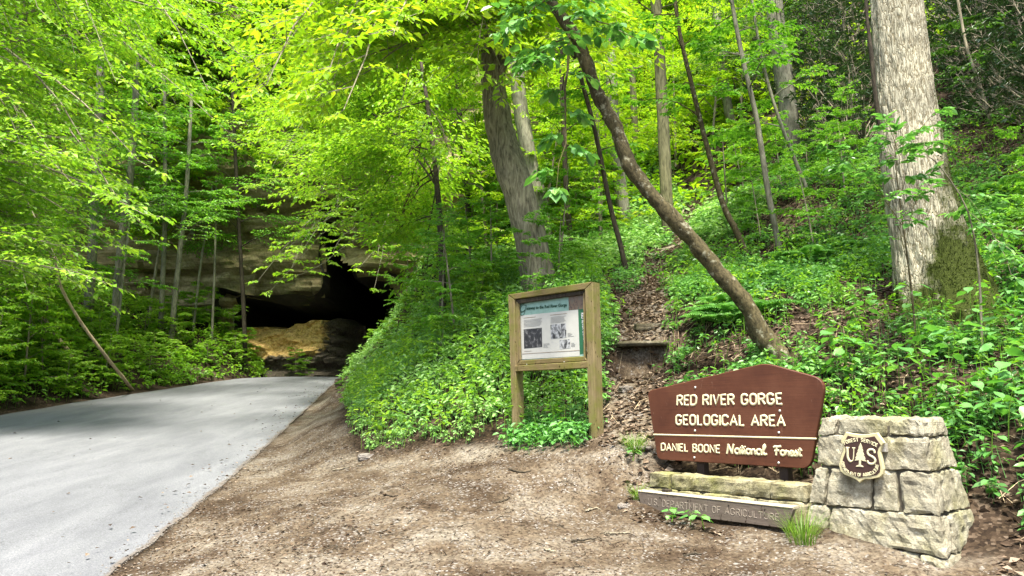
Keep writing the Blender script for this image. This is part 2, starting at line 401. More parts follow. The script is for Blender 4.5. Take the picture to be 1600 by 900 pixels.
# left bank
for a in ((0, 560, 23), (0, 450, 31), (270, 515, 35), (120, 560, 26.5), (330, 505, 36.5), (372, 555, 35.5), (180, 470, 36), (60, 500, 28)): cp(*a)
cw(-30, 25, 7.5); cw(-40, 40, 16); cw(-25, 12, 2.8); cw(-20, 5, 1.2); cw(-17, 10, .9); cw(-16.2, 15, 1.5); cw(-40, 0, 6); cw(-24, 45, 10); cw(-15, 48, 6.5); cw(-16, -8, -.6); cw(-30, 60, 18)
for a_, d_, z_ in ((-3.2, .35, .28), (-2.6, .35, .25), (-1.9, .35, .2), (-1.2, .35, .13), (-.5, .35, .04), (.1, .3, -.03), (-2.6, 1.0, .16), (-1.2, 1.0, .03), (-3.1, -.55, .60), (-2.4, -.55, .52), (-1.7, -.55, .47), (-1.2, -.6, .45),
                    (-2.6, -1.1, .92), (-1.6, -1.1, .85), (-.6, -1.15, .62), (.3, -.4, .16), (.25, -1.05, .42), (1.2, -.6, .32), (-.2, -1.6, 1.0)):
    cw(3.43 + .666 * a_ - .746 * d_, 5.75 - .746 * a_ - .666 * d_, z_)
_cp = np.array(_cp); CPX = _cp[:, :2] / 10.0
def _tps(r2): return np.where(r2 > 0, r2 * np.log(np.maximum(r2, 1e-12)) * .5, 0)
_n = len(_cp); _A = np.zeros((_n + 3, _n + 3))
_A[:_n, :_n] = _tps(((CPX[:, None] - CPX[None]) ** 2).sum(-1)) + np.eye(_n) * .0012
_A[:_n, _n] = 1; _A[:_n, _n + 1:] = CPX; _A[_n, :_n] = 1; _A[_n + 1:, :_n] = CPX.T
TW = np.linalg.solve(_A, np.concatenate([_cp[:, 2], np.zeros(3)]))
def hbase(x, y):
    x = np.asarray(x, float).ravel(); y = np.asarray(y, float).ravel(); q = np.stack([x, y], -1) / 10.0
    out = np.empty(len(q))
    for s in range(0, len(q), 20000):
        qq = q[s:s + 20000]; k = _tps(((qq[:, None] - CPX[None]) ** 2).sum(-1))
        out[s:s + 20000] = k @ TW[:_n] + TW[_n] + qq @ TW[_n + 1:]
    return out
STEP = [None]
def height(x, y, detail=True):
    x = np.asarray(x, float); sh = x.shape; x = x.ravel(); y = np.asarray(y, float).ravel()
    z = hbase(x, y)
    if detail:
        p = np.stack([x, y, np.zeros_like(x)], -1)
        far = sstep(8, 30, y)
        z = z + fbm(p * 1.1, 4, 5) * (.035 + .16 * far) + fbm(p * 6, 3, 9) * .012
    if STEP[0] is not None:
        sx_, sy_ = STEP[0]; f = sy_ - .12 - y; l = np.abs(x - sx_ - .12)
        z = z - .46 * sstep(0, .05, f) * sstep(1.0, .25, f) * sstep(.75, .5, l)
    rz = road_z(y); e = np.maximum(curve1(y, RX0) - x, x - curve1(y, RX1))
    t = sstep(0.0, .9, e)
    z = np.where(e < 1.0, (1 - t) * (rz - .006 - .05 * sstep(0, -.25, e)) + t * z, z)
    return z.reshape(sh)
def ground_px(px, py, y0=4.5, y1=70):
    """where the sight line through a photo pixel meets the ground"""
    ys = np.arange(y0, y1, .04); r = ray(px, py); pts = C0 + ys[:, None] * r
    h = height(pts[:, 0], pts[:, 1], False); k = np.argmax(pts[:, 2] <= h)
    return np.array([pts[k, 0], pts[k, 1], float(height(pts[k:k + 1, 0], pts[k:k + 1, 1])[0])])
STEP[0] = tuple(ground_px(1003, 541)[:2])
def gz(x, y): return float(height(np.array([x]), np.array([y]))[0])

def in_poly(x, y, poly):
    x = np.asarray(x); y = np.asarray(y); c = np.zeros(x.shape, bool); n = len(poly)
    for i in range(n):
        x1, y1 = poly[i]; x2, y2 = poly[(i + 1) % n]
        cr = ((y1 > y) != (y2 > y)) & (x < (x2 - x1) * (y - y1) / ((y2 - y1) if y2 != y1 else 1e-9) + x1)
        c ^= cr
    return c
def poly_dist(x, y, poly, closed=True):
    d = np.full(np.shape(x), 1e9); n = len(poly)
    for i in range(n if closed else n - 1):
        a = np.array(poly[i]); b = np.array(poly[(i + 1) % n]); ab = b - a
        t = np.clip(((x - a[0]) * ab[0] + (y - a[1]) * ab[1]) / max(ab @ ab, 1e-9), 0, 1)
        d = np.minimum(d, np.hypot(x - a[0] - t * ab[0], y - a[1] - t * ab[1]))
    return d
# outline of the bare gravel: along the road edge, round the foot of the bank, past the sign, back along the front
_foot = [ground_px(*q)[:2] for q in ((548, 592), (533, 640), (540, 682), (572, 713), (640, 704), (700, 698), (800, 693), (900, 690), (962, 684), (1000, 690), (1010, 740), (1020, 800))]
PAD = [np.array([curve1(y, RX1) + .02, y]) for y in (-10, 0, 4, 6.3, 8, 10, 13, 16, 20, 24, 28, 32)] + _foot + [np.array(q) for q in ((3.0, 6.35), (3.9, 5.9), (4.6, 5.6), (5.0, 4.0), (4.6, 0), (5, -10))]
PAD = [tuple(q) for q in PAD]
TRAIL = [tuple(ground_px(*q)[:2]) for q in ((985, 690), (985, 640), (985, 600), (1000, 540), (1010, 480), (1030, 430), (1058, 372), (1085, 330), (1108, 303))]
def trail_d(x, y):
    return poly_dist(x, y, TRAIL, False)
def pad_sd(x, y):
    d = poly_dist(x, y, PAD); return np.where(in_poly(x, y, PAD), d, -d)

# surfaces share one grid so they meet edge to edge
def axis(segs):
    out = [segs[0][0]]
    for a, b, s in segs:
        n = max(1, int(round((b - a) / s))); out += list(np.linspace(a, b, n + 1)[1:])
    return np.array(out)
GX = axis([(-60, -22, 1.6), (-22, -9, .6), (-9, -5, .25), (-5, 7, .11), (7, 14, .3), (14, 60, 1.6)])
GY = axis([(-30, 0, 1.5), (0, 5, .4), (5, 13, .11), (13, 22, .25), (22, 42, .5), (42, 85, 1.6)])
gx, gy = np.meshgrid(GX, GY); gz_ = height(gx, gy)
# trampled grit: fine lumps on the bare places only
_sd = pad_sd(gx, gy); _td = trail_d(gx, gy)
bare = np.maximum(sstep(-.12, .12, _sd + fbm(np.stack([gx * 2, gy * 2, gx * 0], -1), 3, 3) * .12), sstep(.5, .22, _td + fbm(np.stack([gx * 3, gy * 3, gx * 0], -1), 3, 8) * .15))
_p3 = np.stack([gx * 7, gy * 7, gx * 0], -1)
gz_ = gz_ + bare * (fbm(_p3, 3, 21) * .010)
NX, NY = len(GX), len(GY)
GV = np.stack([gx, gy, gz_], -1).reshape(-1, 3)
ii, jj = np.meshgrid(np.arange(NX - 1), np.arange(NY - 1)); base = (jj * NX + ii).ravel()
GF = np.stack([base, base + 1, base + NX + 1, base + NX], -1)
fc = GV[GF].mean(1); fb = bare.ravel()[GF].mean(1)
is_trail = (fb > .5) & (_td.ravel()[GF].mean(1) < .75) & (_sd.ravel()[GF].mean(1) < -.15)
is_pad = (fb > .5) & ~is_trail

def ground_mat():
    m, nt, nd, lk, b = mat_new('forest_floor')
    p = wpos(nd)
    at = nd.new('ShaderNodeAttribute'); at.attribute_name = 'bare'
    # leaf litter and humus
    v = nd.new('ShaderNodeTexVoronoi'); v.inputs['Scale'].default_value = 34; v.inputs['Randomness'].default_value = 1; lk.new(p, v.inputs['Vector'])
    rl = ramp(nd, [(0, (.018, .012, .008)), (.5, (.045, .03, .019)), (.85, (.085, .06, .04)), (1, (.15, .115, .085))]); 
    sx = nd.new('ShaderNodeSeparateColor'); lk.new(v.outputs['Color'], sx.inputs[0]); lk.new(sx.outputs[0], rl.inputs[0])
    n0 = noise(nd, lk, 1.3, 4, .6, p); r0 = ramp(nd, [(.4, (.3, .28, .2)), (.65, (1, 1, 1))]); lk.new(n0.outputs[0], r0.inputs[0])
    litter = mixc(nd, lk, 1, rl.outputs[0], r0.outputs[0], 'MULTIPLY')
    # trodden dirt with bark chips and pale grit
    n1 = noise(nd, lk, 1.0, 5, .62, p, .4); n2 = noise(nd, lk, 22, 5, .7, p); n3 = noise(nd, lk, 3.2, 4, .65, p)
    rd = ramp(nd, [(.38, (.042, .029, .017)), (.5, (.088, .067, .043)), (.64, (.15, .13, .097))]); lk.new(n1.outputs[0], rd.inputs[0])
    rf = ramp(nd, [(.32, (.34, .31, .28)), (.5, (1, 1, 1)), (.68, (1.6, 1.6, 1.58))]); lk.new(n2.outputs[0], rf.inputs[0])
    dirt = mixc(nd, lk, 1, rd.outputs[0], rf.outputs[0], 'MULTIPLY')
    v2 = nd.new('ShaderNodeTexVoronoi'); v2.inputs['Scale'].default_value = 55; lk.new(p, v2.inputs['Vector'])
    sg = nd.new('ShaderNodeSeparateColor'); lk.new(v2.outputs['Color'], sg.inputs[0])
    m1 = nd.new('ShaderNodeMath'); m1.operation = 'MULTIPLY_ADD'; m1.inputs[1].default_value = 1.5; m1.inputs[2].default_value = -.75; lk.new(n3.outputs[0], m1.inputs[0])
    m2 = nd.new('ShaderNodeMath'); m2.operation = 'ADD'; lk.new(sg.outputs[0], m2.inputs[0]); lk.new(m1.outputs[0], m2.inputs[1])
    rgv = ramp(nd, [(.82, (0, 0, 0)), (.96, (.8, .8, .8))]); lk.new(m2.outputs[0], rgv.inputs[0])
    rgc = ramp(nd, [(0, (.11, .095, .075)), (.5, (.17, .155, .13)), (1, (.27, .255, .23))]); lk.new(sg.outputs[1], rgc.inputs[0])
    dirt = mixc(nd, lk, rgv.outputs[0], dirt, rgc.outputs[0])
    rdk = ramp(nd, [(.06, (.75, .75, .75)), (.14, (0, 0, 0))]); lk.new(sg.outputs[2], rdk.inputs[0])
    dirt = mixc(nd, lk, rdk.outputs[0], dirt, (.035, .021, .014))
    c = mixc(nd, lk, at.outputs['Fac'], litter, dirt)
    lk.new(c, b.inputs['Base Color']); b.inputs['Roughness'].default_value = .95; b.inputs['Specular IOR Level'].default_value = .12
    ad = nd.new('ShaderNodeMath'); ad.operation = 'ADD'; lk.new(n2.outputs[0], ad.inputs[0]); lk.new(sg.outputs[0], ad.inputs[1])
    bump(nd, lk, ad.outputs[0], b, .7, .012)
    return m
M_GROUND = ground_mat()
def submesh(name, sel):
    F = GF[sel]; u, inv = np.unique(F, return_inverse=True)
    me = mesh_np(name, GV[u], inv.reshape(F.shape), smooth=True)
    a = me.attributes.new('bare', 'FLOAT', 'POINT'); a.data.foreach_set('value', bare.ravel()[u].astype(np.float32))
    o = link(name, me, M_GROUND); o['kind'] = 'structure'; return o
submesh('ground', ~(is_trail | is_pad)); submesh('gravel_shoulder', is_pad); submesh('forest_trail', is_trail)

# road
def road_mat():
    m, nt, nd, lk, b = mat_new('asphalt_worn')
    p = wpos(nd); n1 = noise(nd, lk, 55, 4, .7, p); n2 = noise(nd, lk, .5, 5, .6, mapping(nd, lk, p, (2.2, .5, 1)), .5); n3 = noise(nd, lk, 160, 2, .6, p)
    r = ramp(nd, [(.3, (.095, .099, .104)), (.7, (.138, .143, .148))]); lk.new(n2.outputs[0], r.inputs[0])
    n5 = noise(nd, lk, 110, 2, .7, p); r5 = ramp(nd, [(.32, (.5, .5, .5)), (.5, (1, 1, 1)), (.68, (1.6, 1.6, 1.58))]); lk.new(n5.outputs[0], r5.inputs[0])
    r2 = ramp(nd, [(.3, (.66, .66, .67)), (.5, (1, 1, 1)), (.7, (1.3, 1.3, 1.29))]); lk.new(n1.outputs[0], r2.inputs[0])
    c = mixc(nd, lk, 1, r.outputs[0], r2.outputs[0], 'MULTIPLY'); c = mixc(nd, lk, .45, c, r5.outputs[0], 'MULTIPLY')
    n6 = noise(nd, lk, 1.6, 4, .6, mapping(nd, lk, p, (1.6, .35, 1)), .8); r6 = ramp(nd, [(.34, (.88, .88, .89)), (.5, (1, 1, 1)), (.66, (1.1, 1.1, 1.09))]); lk.new(n6.outputs[0], r6.inputs[0]); c = mixc(nd, lk, 1, c, r6.outputs[0], 'MULTIPLY')
    vc = nd.new('ShaderNodeTexVoronoi'); vc.feature = 'DISTANCE_TO_EDGE'; vc.inputs['Scale'].default_value = .55; nv = noise(nd, lk, 2.5, 4, .7, p); av = nd.new('ShaderNodeVectorMath'); av.operation = 'MULTIPLY_ADD'; av.inputs[1].default_value = (.9, .9, .9); lk.new(nv.outputs['Color'], av.inputs[0]); lk.new(p, av.inputs[2]); lk.new(av.outputs[0], vc.inputs['Vector'])
    rc = ramp(nd, [(.002, (.62, .61, .6)), (.006, (1, 1, 1))]); lk.new(vc.outputs['Distance'], rc.inputs[0]); c = mixc(nd, lk, .7, c, rc.outputs[0], 'MULTIPLY')
    at = nd.new('ShaderNodeAttribute'); at.attribute_name = 'edge'
    ne = noise(nd, lk, 4, 5, .7, p); ad = nd.new('ShaderNodeMath'); ad.operation = 'ADD'; lk.new(at.outputs['Fac'], ad.inputs[0]); lk.new(ne.outputs[0], ad.inputs[1])
    re = ramp(nd, [(.62, (.75, .75, .75)), (.82, (0, 0, 0))]); lk.new(ad.outputs[0], re.inputs[0])
    c = mixc(nd, lk, re.outputs[0], c, (.10, .078, .056))
    lk.new(c, b.inputs['Base Color']); b.inputs['Roughness'].default_value = .75; b.inputs['Specular IOR Level'].default_value = .3
    bump(nd, lk, n3.outputs[0], b, .35, .004); return m
ys = axis([(-14, 4, 1.0), (4, 14, .09), (14, 56, .3)]); NU = 25
x0 = curve1(ys, RX0); x1 = curve1(ys, RX1)
x1 = x1 + fbm(np.stack([ys * 2.6, ys * 0, ys * 0], -1), 4, 31, .7) * .022; x0 = x0 + fbm(np.stack([ys * 1.1, ys * 0, ys * 0], -1), 3, 32) * .06
t = np.linspace(0, 1, NU); t = np.sign(t - .5) * (1 - (1 - np.abs(t - .5) * 2) ** 1.6) / 2 + .5
RXX = x0[:, None] + (x1 - x0)[:, None] * t; RYY = np.repeat(ys[:, None], NU, 1)
crown = .05 * (1 - (2 * t - 1) ** 2)
RZ = road_z(RYY) + crown[None] + .004 + fbm(np.stack([RXX * .6, RYY * .3, RXX * 0], -1), 2, 14) * .012
top = np.stack([RXX, RYY, RZ], -1)
lo0 = top[:, :1] - [0, 0, .12]; lo1 = top[:, -1:] + np.array([.015, 0, -.12])
ALL = np.concatenate([lo0, top, lo1], 1); nu = NU + 2
b0 = (np.arange(len(ys) - 1)[:, None] * nu + np.arange(nu - 1)[None]).ravel()
me = mesh_np('road', ALL.reshape(-1, 3), np.stack([b0, b0 + 1, b0 + nu + 1, b0 + nu], -1), smooth=False)
a = me.attributes.new('edge', 'FLOAT', 'POINT')
ed = np.minimum(ALL[..., 0] - x0[:, None], x1[:, None] - ALL[..., 0]); a.data.foreach_set('value', np.clip(ed / .22, 0, 1).ravel().astype(np.float32))
tag(link('road', me, road_mat()), kind='structure')

# ------------------------------------------------------------------ cliff with the tunnel
def cliff_mat():
    m, nt, nd, lk, b = mat_new('sandstone_cliff')
    p = wpos(nd); n1 = noise(nd, lk, 1.0, 6, .65, mapping(nd, lk, p, (.35, .35, 2.4)), .5); n2 = noise(nd, lk, .45, 5, .6, p); n3 = noise(nd, lk, 6, 5, .7, p)
    r = ramp(nd, [(.3, (.09, .074, .04)), (.5, (.28, .225, .115)), (.7, (.48, .41, .25))]); lk.new(n1.outputs[0], r.inputs[0])
    rm = ramp(nd, [(.45, (0, 0, 0)), (.6, (.8, .8, .8))]); lk.new(n2.outputs[0], rm.inputs[0])
    c = mixc(nd, lk, rm.outputs[0], r.outputs[0], (.16, .16, .055))
    r3 = ramp(nd, [(.3, (.55, .55, .5)), (.6, (1, 1, 1))]); lk.new(n3.outputs[0], r3.inputs[0])
    c = mixc(nd, lk, 1, c, r3.outputs[0], 'MULTIPLY')
    lk.new(c, b.inputs['Base Color']); b.inputs['Roughness'].default_value = .9; b.inputs['Specular IOR Level'].default_value = .15
    bump(nd, lk, n3.outputs[0], b, .6, .08); return m
M_CLIFF = cliff_mat()
CLY = 37.5
def cliff_y(x, z):
    p = np.stack([x, np.zeros_like(x), z], -1)
    y = CLY + .18 * np.maximum(0, -x - 16) * 0 + fbm(p * np.array([.12, 1, .3]), 4, 41) * 1.3
    lay = fbm(np.stack([x * .05, x * 0, z * .9], -1), 3, 42); y = y - .55 * sstep(-.1, .25, lay)
    y = y + fbm(p * np.array([.7, 1, 2.2]), 4, 43) * .16
    def bul(px, py, rx, rz_, amt):
        c = P(px, py, CLY); return amt * np.exp(-((x - c[0]) / rx) ** 2 - ((z - c[2]) / rz_) ** 2)
    y = y - bul(465, 452, 1.7, .5, 1.1) - bul(348, 470, .9, 2.4, .7) - bul(580, 415, 1.3, .9, 1.2) - bul(420, 400, 2.5, .9, .35)
    blk = np.floor(z / 1.7 + fbm(np.stack([x * .12, x * 0, x * 0], -1), 2, 47) * .7).astype(np.int64); y = y + (_hash(blk, np.floor(x / 3.1 + _hash(blk, blk * 0, blk * 0, 3) * 3).astype(np.int64), blk * 0, 9) - .5) * .5
    y = y + .12 * np.maximum(z - 9, 0) 
    y = y - .25 * np.maximum(-x - 22, 0)            # the face swings forward at the far left
    return y
cx = axis([(-52, -20, .6), (-20, -2, .16), (-2, 6, .5)]); cz = axis([(-1, 1, 1), (1, 13, .16), (13, 34, .5)])
xx, zz = np.meshgrid(cx, cz); yy = cliff_y(xx, zz)
OPEN = [(366, 462), (420, 470), (470, 470), (503, 462), (506, 420), (500, 350), (520, 340), (536, 405), (560, 432), (610, 440), (650, 500), (650, 600), (366, 600)]
OPW = [tuple(P(px, py, CLY)[[0, 2]]) for px, py in OPEN]
V = np.stack([xx, yy, zz], -1).reshape(-1, 3); nx = len(cx)
b0 = (np.arange(len(cz) - 1)[:, None] * nx + np.arange(nx - 1)[None]).ravel(); F = np.stack([b0, b0 + 1, b0 + nx + 1, b0 + nx], -1)
fcx = V[F].mean(1); jag = fbm(fcx * .8, 3, 44) * .25
ins = in_poly(fcx[:, 0] + jag, fcx[:, 2] + jag * .6, OPW)
# everything inside the outline is pushed back into the hill: a hollow with a roof, walls and end
me = mesh_np('cliff', V, F[~ins][:, ::-1], smooth=False)
cl = tag(link('cliff', me, M_CLIFF), kind='structure')
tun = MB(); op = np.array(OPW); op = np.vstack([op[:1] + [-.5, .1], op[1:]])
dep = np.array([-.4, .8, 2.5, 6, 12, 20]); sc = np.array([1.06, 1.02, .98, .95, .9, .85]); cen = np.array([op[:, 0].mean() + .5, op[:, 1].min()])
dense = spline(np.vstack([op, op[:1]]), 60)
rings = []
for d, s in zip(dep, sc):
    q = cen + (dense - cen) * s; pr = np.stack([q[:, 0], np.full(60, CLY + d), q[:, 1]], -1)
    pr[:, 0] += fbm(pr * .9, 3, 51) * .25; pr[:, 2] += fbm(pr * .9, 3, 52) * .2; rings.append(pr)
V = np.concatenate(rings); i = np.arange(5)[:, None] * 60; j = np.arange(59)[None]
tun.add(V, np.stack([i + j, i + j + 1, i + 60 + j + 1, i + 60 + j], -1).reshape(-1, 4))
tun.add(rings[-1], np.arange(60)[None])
M_TUN = plain('rock_tunnel_dark', (.03, .027, .02), .9, .3, 3, bstr=.5)  # much darker than the cliff rock, over the whole tunnel lining
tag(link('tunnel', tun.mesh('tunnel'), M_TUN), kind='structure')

def rock_mesh(name, half, seed, rough=.25, n=14, flat=1.0):
    """a lump of rock: rounded box, layered noise"""
    mb = MB(); g = np.linspace(-1, 1, n)
    for ax in range(3):
        for s in (-1, 1):
            u, v = np.meshgrid(g, g); q = np.zeros((n, n, 3)); q[..., ax] = s; q[..., (ax + 1) % 3] = u * s; q[..., (ax + 2) % 3] = v
            q = q.reshape(-1, 3); sph = nrm(q); q = q * .75 + sph * .4
            w = q * half
            k = fbm(w * 1.6 / max(half) * 1.6 + seed * 7.3, 4, seed) * rough + fbm(w * np.array([.5, .5, 3.5]) / max(half) * 1.5 + seed, 3, seed + 3) * rough * .5
            st_ = np.floor(w[:, 2] / max(half[2] * .22, .02) + fbm(w * 1.3 / max(half) + seed, 2, seed + 7) * .8); k = k + (_hash(st_.astype(np.int64), st_.astype(np.int64) * 0, st_.astype(np.int64) * 0, seed) - .5) * rough * .9
            w = w + sph * (k * min(half))[:, None]
            b0 = (np.arange(n - 1)[:, None] * n + np.arange(n - 1)[None]).ravel()
            mb.add(w, np.stack([b0, b0 + 1, b0 + n + 1, b0 + n], -1))
    return mb.mesh(name)
def place_rock(name, label, px, py, Y, half, seed, mat, rot=0, rough=.25, n=16):
    o = link(name, rock_mesh(name, np.array(half), seed, rough, n), mat); o.location = P(px, py, Y); o.rotation_euler = (0, 0, rot)
    return tag(o, label, 'rock')
M_YROCK = stone_mat('sandstone_yellow', ((.13, .08, .025), (.42, .28, .09), (.58, .42, .17)), (.10, .085, .03), .5)
M_GROCK = stone_mat('sandstone_ledge', ((.04, .034, .02), (.11, .094, .058), (.22, .20, .15)), (.07, .075, .025), .7)

# the low wall of yellow rock inside the mouth: one face that runs back under the roof
def ledge_mat():
    m, nt, nd, lk, b = mat_new('sandstone_yellow_ledge')
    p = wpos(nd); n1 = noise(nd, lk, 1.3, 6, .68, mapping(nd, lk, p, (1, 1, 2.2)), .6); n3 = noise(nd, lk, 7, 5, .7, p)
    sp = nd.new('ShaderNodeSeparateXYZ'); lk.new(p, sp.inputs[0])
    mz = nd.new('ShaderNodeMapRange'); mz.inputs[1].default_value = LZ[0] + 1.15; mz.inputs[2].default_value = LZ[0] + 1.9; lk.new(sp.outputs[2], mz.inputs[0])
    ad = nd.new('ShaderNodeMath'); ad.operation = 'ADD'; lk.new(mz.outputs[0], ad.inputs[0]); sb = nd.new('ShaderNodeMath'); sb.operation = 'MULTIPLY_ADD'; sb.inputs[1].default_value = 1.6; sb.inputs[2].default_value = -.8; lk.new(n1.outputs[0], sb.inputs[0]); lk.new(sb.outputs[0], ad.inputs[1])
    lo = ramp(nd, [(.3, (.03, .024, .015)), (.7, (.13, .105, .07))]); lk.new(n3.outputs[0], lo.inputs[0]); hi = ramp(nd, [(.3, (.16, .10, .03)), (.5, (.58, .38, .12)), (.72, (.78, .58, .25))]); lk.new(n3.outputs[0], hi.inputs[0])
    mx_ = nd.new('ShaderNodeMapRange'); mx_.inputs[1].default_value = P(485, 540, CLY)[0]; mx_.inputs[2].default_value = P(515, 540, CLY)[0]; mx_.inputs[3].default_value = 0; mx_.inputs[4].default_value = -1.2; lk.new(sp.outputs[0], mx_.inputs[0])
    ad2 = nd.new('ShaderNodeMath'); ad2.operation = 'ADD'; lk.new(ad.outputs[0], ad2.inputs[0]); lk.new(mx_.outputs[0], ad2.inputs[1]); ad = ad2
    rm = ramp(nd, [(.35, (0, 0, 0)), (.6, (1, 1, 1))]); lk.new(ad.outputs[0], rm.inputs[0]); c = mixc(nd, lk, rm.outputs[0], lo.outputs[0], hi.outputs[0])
    lk.new(c, b.inputs['Base Color']); b.inputs['Roughness'].default_value = .92; bump(nd, lk, n3.outputs[0], b, .8, .08); return m
_l0, _l1 = P(362, 585, CLY + .3), P(528, 585, CLY + .3); LZ = [float(road_z(CLY)) - .15]
lx = np.linspace(_l0[0] - .3, _l1[0] + .6, 90); prof = np.concatenate([np.linspace(0, 1, 34), np.linspace(1.02, 1.6, 14)])
lxx, lt = np.meshgrid(lx, prof); ztop_ = P(440, 503, CLY)[2] - LZ[0]; fx = (lxx - lx[0]) / (lx[-1] - lx[0])
hz = ztop_ * (1.0 + .12 * sstep(.72, .85, fx) - .18 * sstep(.3, 0, fx) + .09 * fbm(np.stack([lxx * .9, lxx * 0, lxx * 0], -1), 3, 55))
q3 = np.stack([lxx, lt * 2, lt * 0], -1); zz2 = LZ[0] + hz * np.minimum(lt, 1) + .5 * np.maximum(lt - 1, 0)
yy2 = CLY + .15 + 3.5 * sstep(.66, 1.0, fx) ** 1.3 + .75 * np.minimum(lt, 1) ** 1.5 + 5.5 * np.maximum(lt - 1, 0) + fbm(np.stack([lxx * .8, zz2 * 1.6, lt * 0], -1), 4, 56) * .5
stp = np.floor(zz2 * 3.1 + fbm(np.stack([lxx * .5, lxx * 0, lxx * 0], -1), 2, 57)).astype(np.int64); yy2 = yy2 + (_hash(stp, np.floor(lxx / .9 + _hash(stp, stp * 0, stp * 0, 2) * 3).astype(np.int64), stp * 0, 5) - .5) * .3
V = np.stack([lxx, yy2, zz2], -1).reshape(-1, 3); b0 = (np.arange(len(prof) - 1)[:, None] * 90 + np.arange(89)[None]).ravel()
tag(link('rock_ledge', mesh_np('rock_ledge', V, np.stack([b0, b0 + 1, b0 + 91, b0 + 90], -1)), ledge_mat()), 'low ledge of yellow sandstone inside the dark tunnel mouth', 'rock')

# ------------------------------------------------------------------ routed lettering: strokes with round ends
def arc(cx, cy, rx, ry, a0, a1, n=9):
    t = np.radians(np.linspace(a0, a1, n)); return [(cx + rx * math.cos(q), cy + ry * math.sin(q)) for q in t]
_O = arc(.28, .72, .28, .28, 0, 180) + arc(.28, .28, .28, .28, 180, 360) + [(.56, .72)]
GLY = {
 'A': (.62, [[(0, 0), (.31, 1), (.62, 0)], [(.11, .33), (.51, .33)]]),
 'B': (.54, [[(0, .52), (0, 0), (.28, 0)] + arc(.28, .265, .26, .265, -90, 90) + [(0, .53), (0, 1), (.25, 1)] + arc(.25, .765, .24, .235, 90, -90)]),
 'C': (.56, [arc(.28, .72, .28, .28, 15, 180) + arc(.28, .28, .28, .28, 180, 345)]),
 'D': (.56, [[(0, 0), (0, 1), (.26, 1)] + arc(.26, .70, .30, .30, 90, 0, 6) + arc(.26, .30, .30, .30, 0, -90, 6) + [(0, 0)]]),
 'E': (.46, [[(.46, 1), (0, 1), (0, 0), (.46, 0)], [(0, .52), (.38, .52)]]),
 'F': (.45, [[(.45, 1), (0, 1), (0, 0)], [(0, .52), (.37, .52)]]),
 'G': (.58, [arc(.28, .72, .28, .28, 20, 180) + arc(.28, .28, .28, .28, 180, 360) + [(.56, .44), (.33, .44)]]),
 'I': (.0, [[(0, 0), (0, 1)]]),
 'J': (.4, [[(.4, 1), (.4, .2)] + arc(.2, .2, .2, .2, 0, -180)]),
 'L': (.44, [[(0, 1), (0, 0), (.44, 0)]]),
 'M': (.70, [[(0, 0), (0, 1), (.35, .25), (.70, 1), (.70, 0)]]),
 'N': (.56, [[(0, 0), (0, 1), (.56, 0), (.56, 1)]]),
 'O': (.56, [_O]),
 'P': (.52, [[(0, 0), (0, 1), (.25, 1)] + arc(.25, .735, .27, .265, 90, -90) + [(0, .47)]]),
 'R': (.54, [[(0, 0), (0, 1), (.26, 1)] + arc(.26, .745, .26, .255, 90, -90) + [(0, .49)], [(.25, .49), (.54, 0)]]),
 'S': (.52, [arc(.26, .745, .25, .255, 25, 270) + arc(.26, .255, .26, .235, 90, -155)]),
 'T': (.54, [[(0, 1), (.54, 1)], [(.27, 1), (.27, 0)]]),
 'U': (.56, [[(0, 1), (0, .28)] + arc(.28, .28, .28, .28, 180, 360) + [(.56, 1)]]),
 'V': (.58, [[(0, 1), (.29, 0), (.58, 1)]]),
 '.': (.0, [[(0, 0), (0, .03)]]),
 # brush script
 'n_N': (.80, [[(.02, -.02), (.10, .45), (.14, .98)], [(.14, .98), (.30, .55), (.52, .02)], [(.52, .02), (.56, .5), (.66, 1.0)]]),
 'n_a': (.52, [arc(.22, .27, .20, .27, 50, 400, 14), [(.42, .52), (.41, .12), (.47, .02), (.56, .08)]]),
 'n_t': (.34, [[(.0, .08), (.14, .5), (.20, .86)], [(.20, .86), (.15, .15), (.22, .02), (.36, .10)], [(.02, .62), (.36, .66)]]),
 'n_i': (.26, [[(.0, .1), (.12, .52), (.10, .12), (.16, .02), (.28, .12)], [(.15, .76), (.16, .80)]]),
 'n_o': (.46, [arc(.22, .27, .20, .26, 80, 440, 16) + [(.36, .47), (.48, .44)]]),
 'n_n': (.54, [[(.04, .50), (.06, .0)], [(.06, .3), (.18, .50), (.30, .50), (.36, .40), (.36, .12), (.42, .02), (.56, .10)]]),
 'n_l': (.40, [[(.0, .1), (.20, .55), (.30, .90), (.24, 1.04), (.14, .92), (.12, .3), (.18, .04), (.30, .02), (.42, .10)]]),
 'n_F': (.66, [[(.30, .92), (.26, .45), (.22, .0)], [(-.02, .86), (.12, .96), (.40, .93), (.68, 1.0)], [(.08, .46), (.30, .50), (.50, .52)]]),
 'n_r': (.42, [[(.0, .1), (.10, .40), (.12, .56), (.18, .46), (.34, .46), (.30, .15), (.34, .02), (.46, .12)]]),
 'n_e': (.42, [[(.0, .12), (.16, .22), (.34, .36), (.30, .52), (.18, .54), (.08, .38), (.08, .16), (.18, .0), (.32, .02), (.44, .12)]]),
 'n_s': (.40, [[(.0, .1), (.14, .38), (.22, .58), (.26, .42), (.34, .2), (.24, .02), (.08, .04)], [(.24, .02), (.42, .12)]]),
}
def layout(keys, gap=.24, space=.50):
    """-> strokes in cap-height units and total advance"""
    x = 0; out = []; own = []; first = True
    for i, k in enumerate(keys):
        if k == ' ': x += space; continue
        w, st = GLY[k]
        if not first: x += gap
        first = False
        for s in st: out.append([(x + a, b) for a, b in s]); own.append(i)
        x += w
    return out, x, own
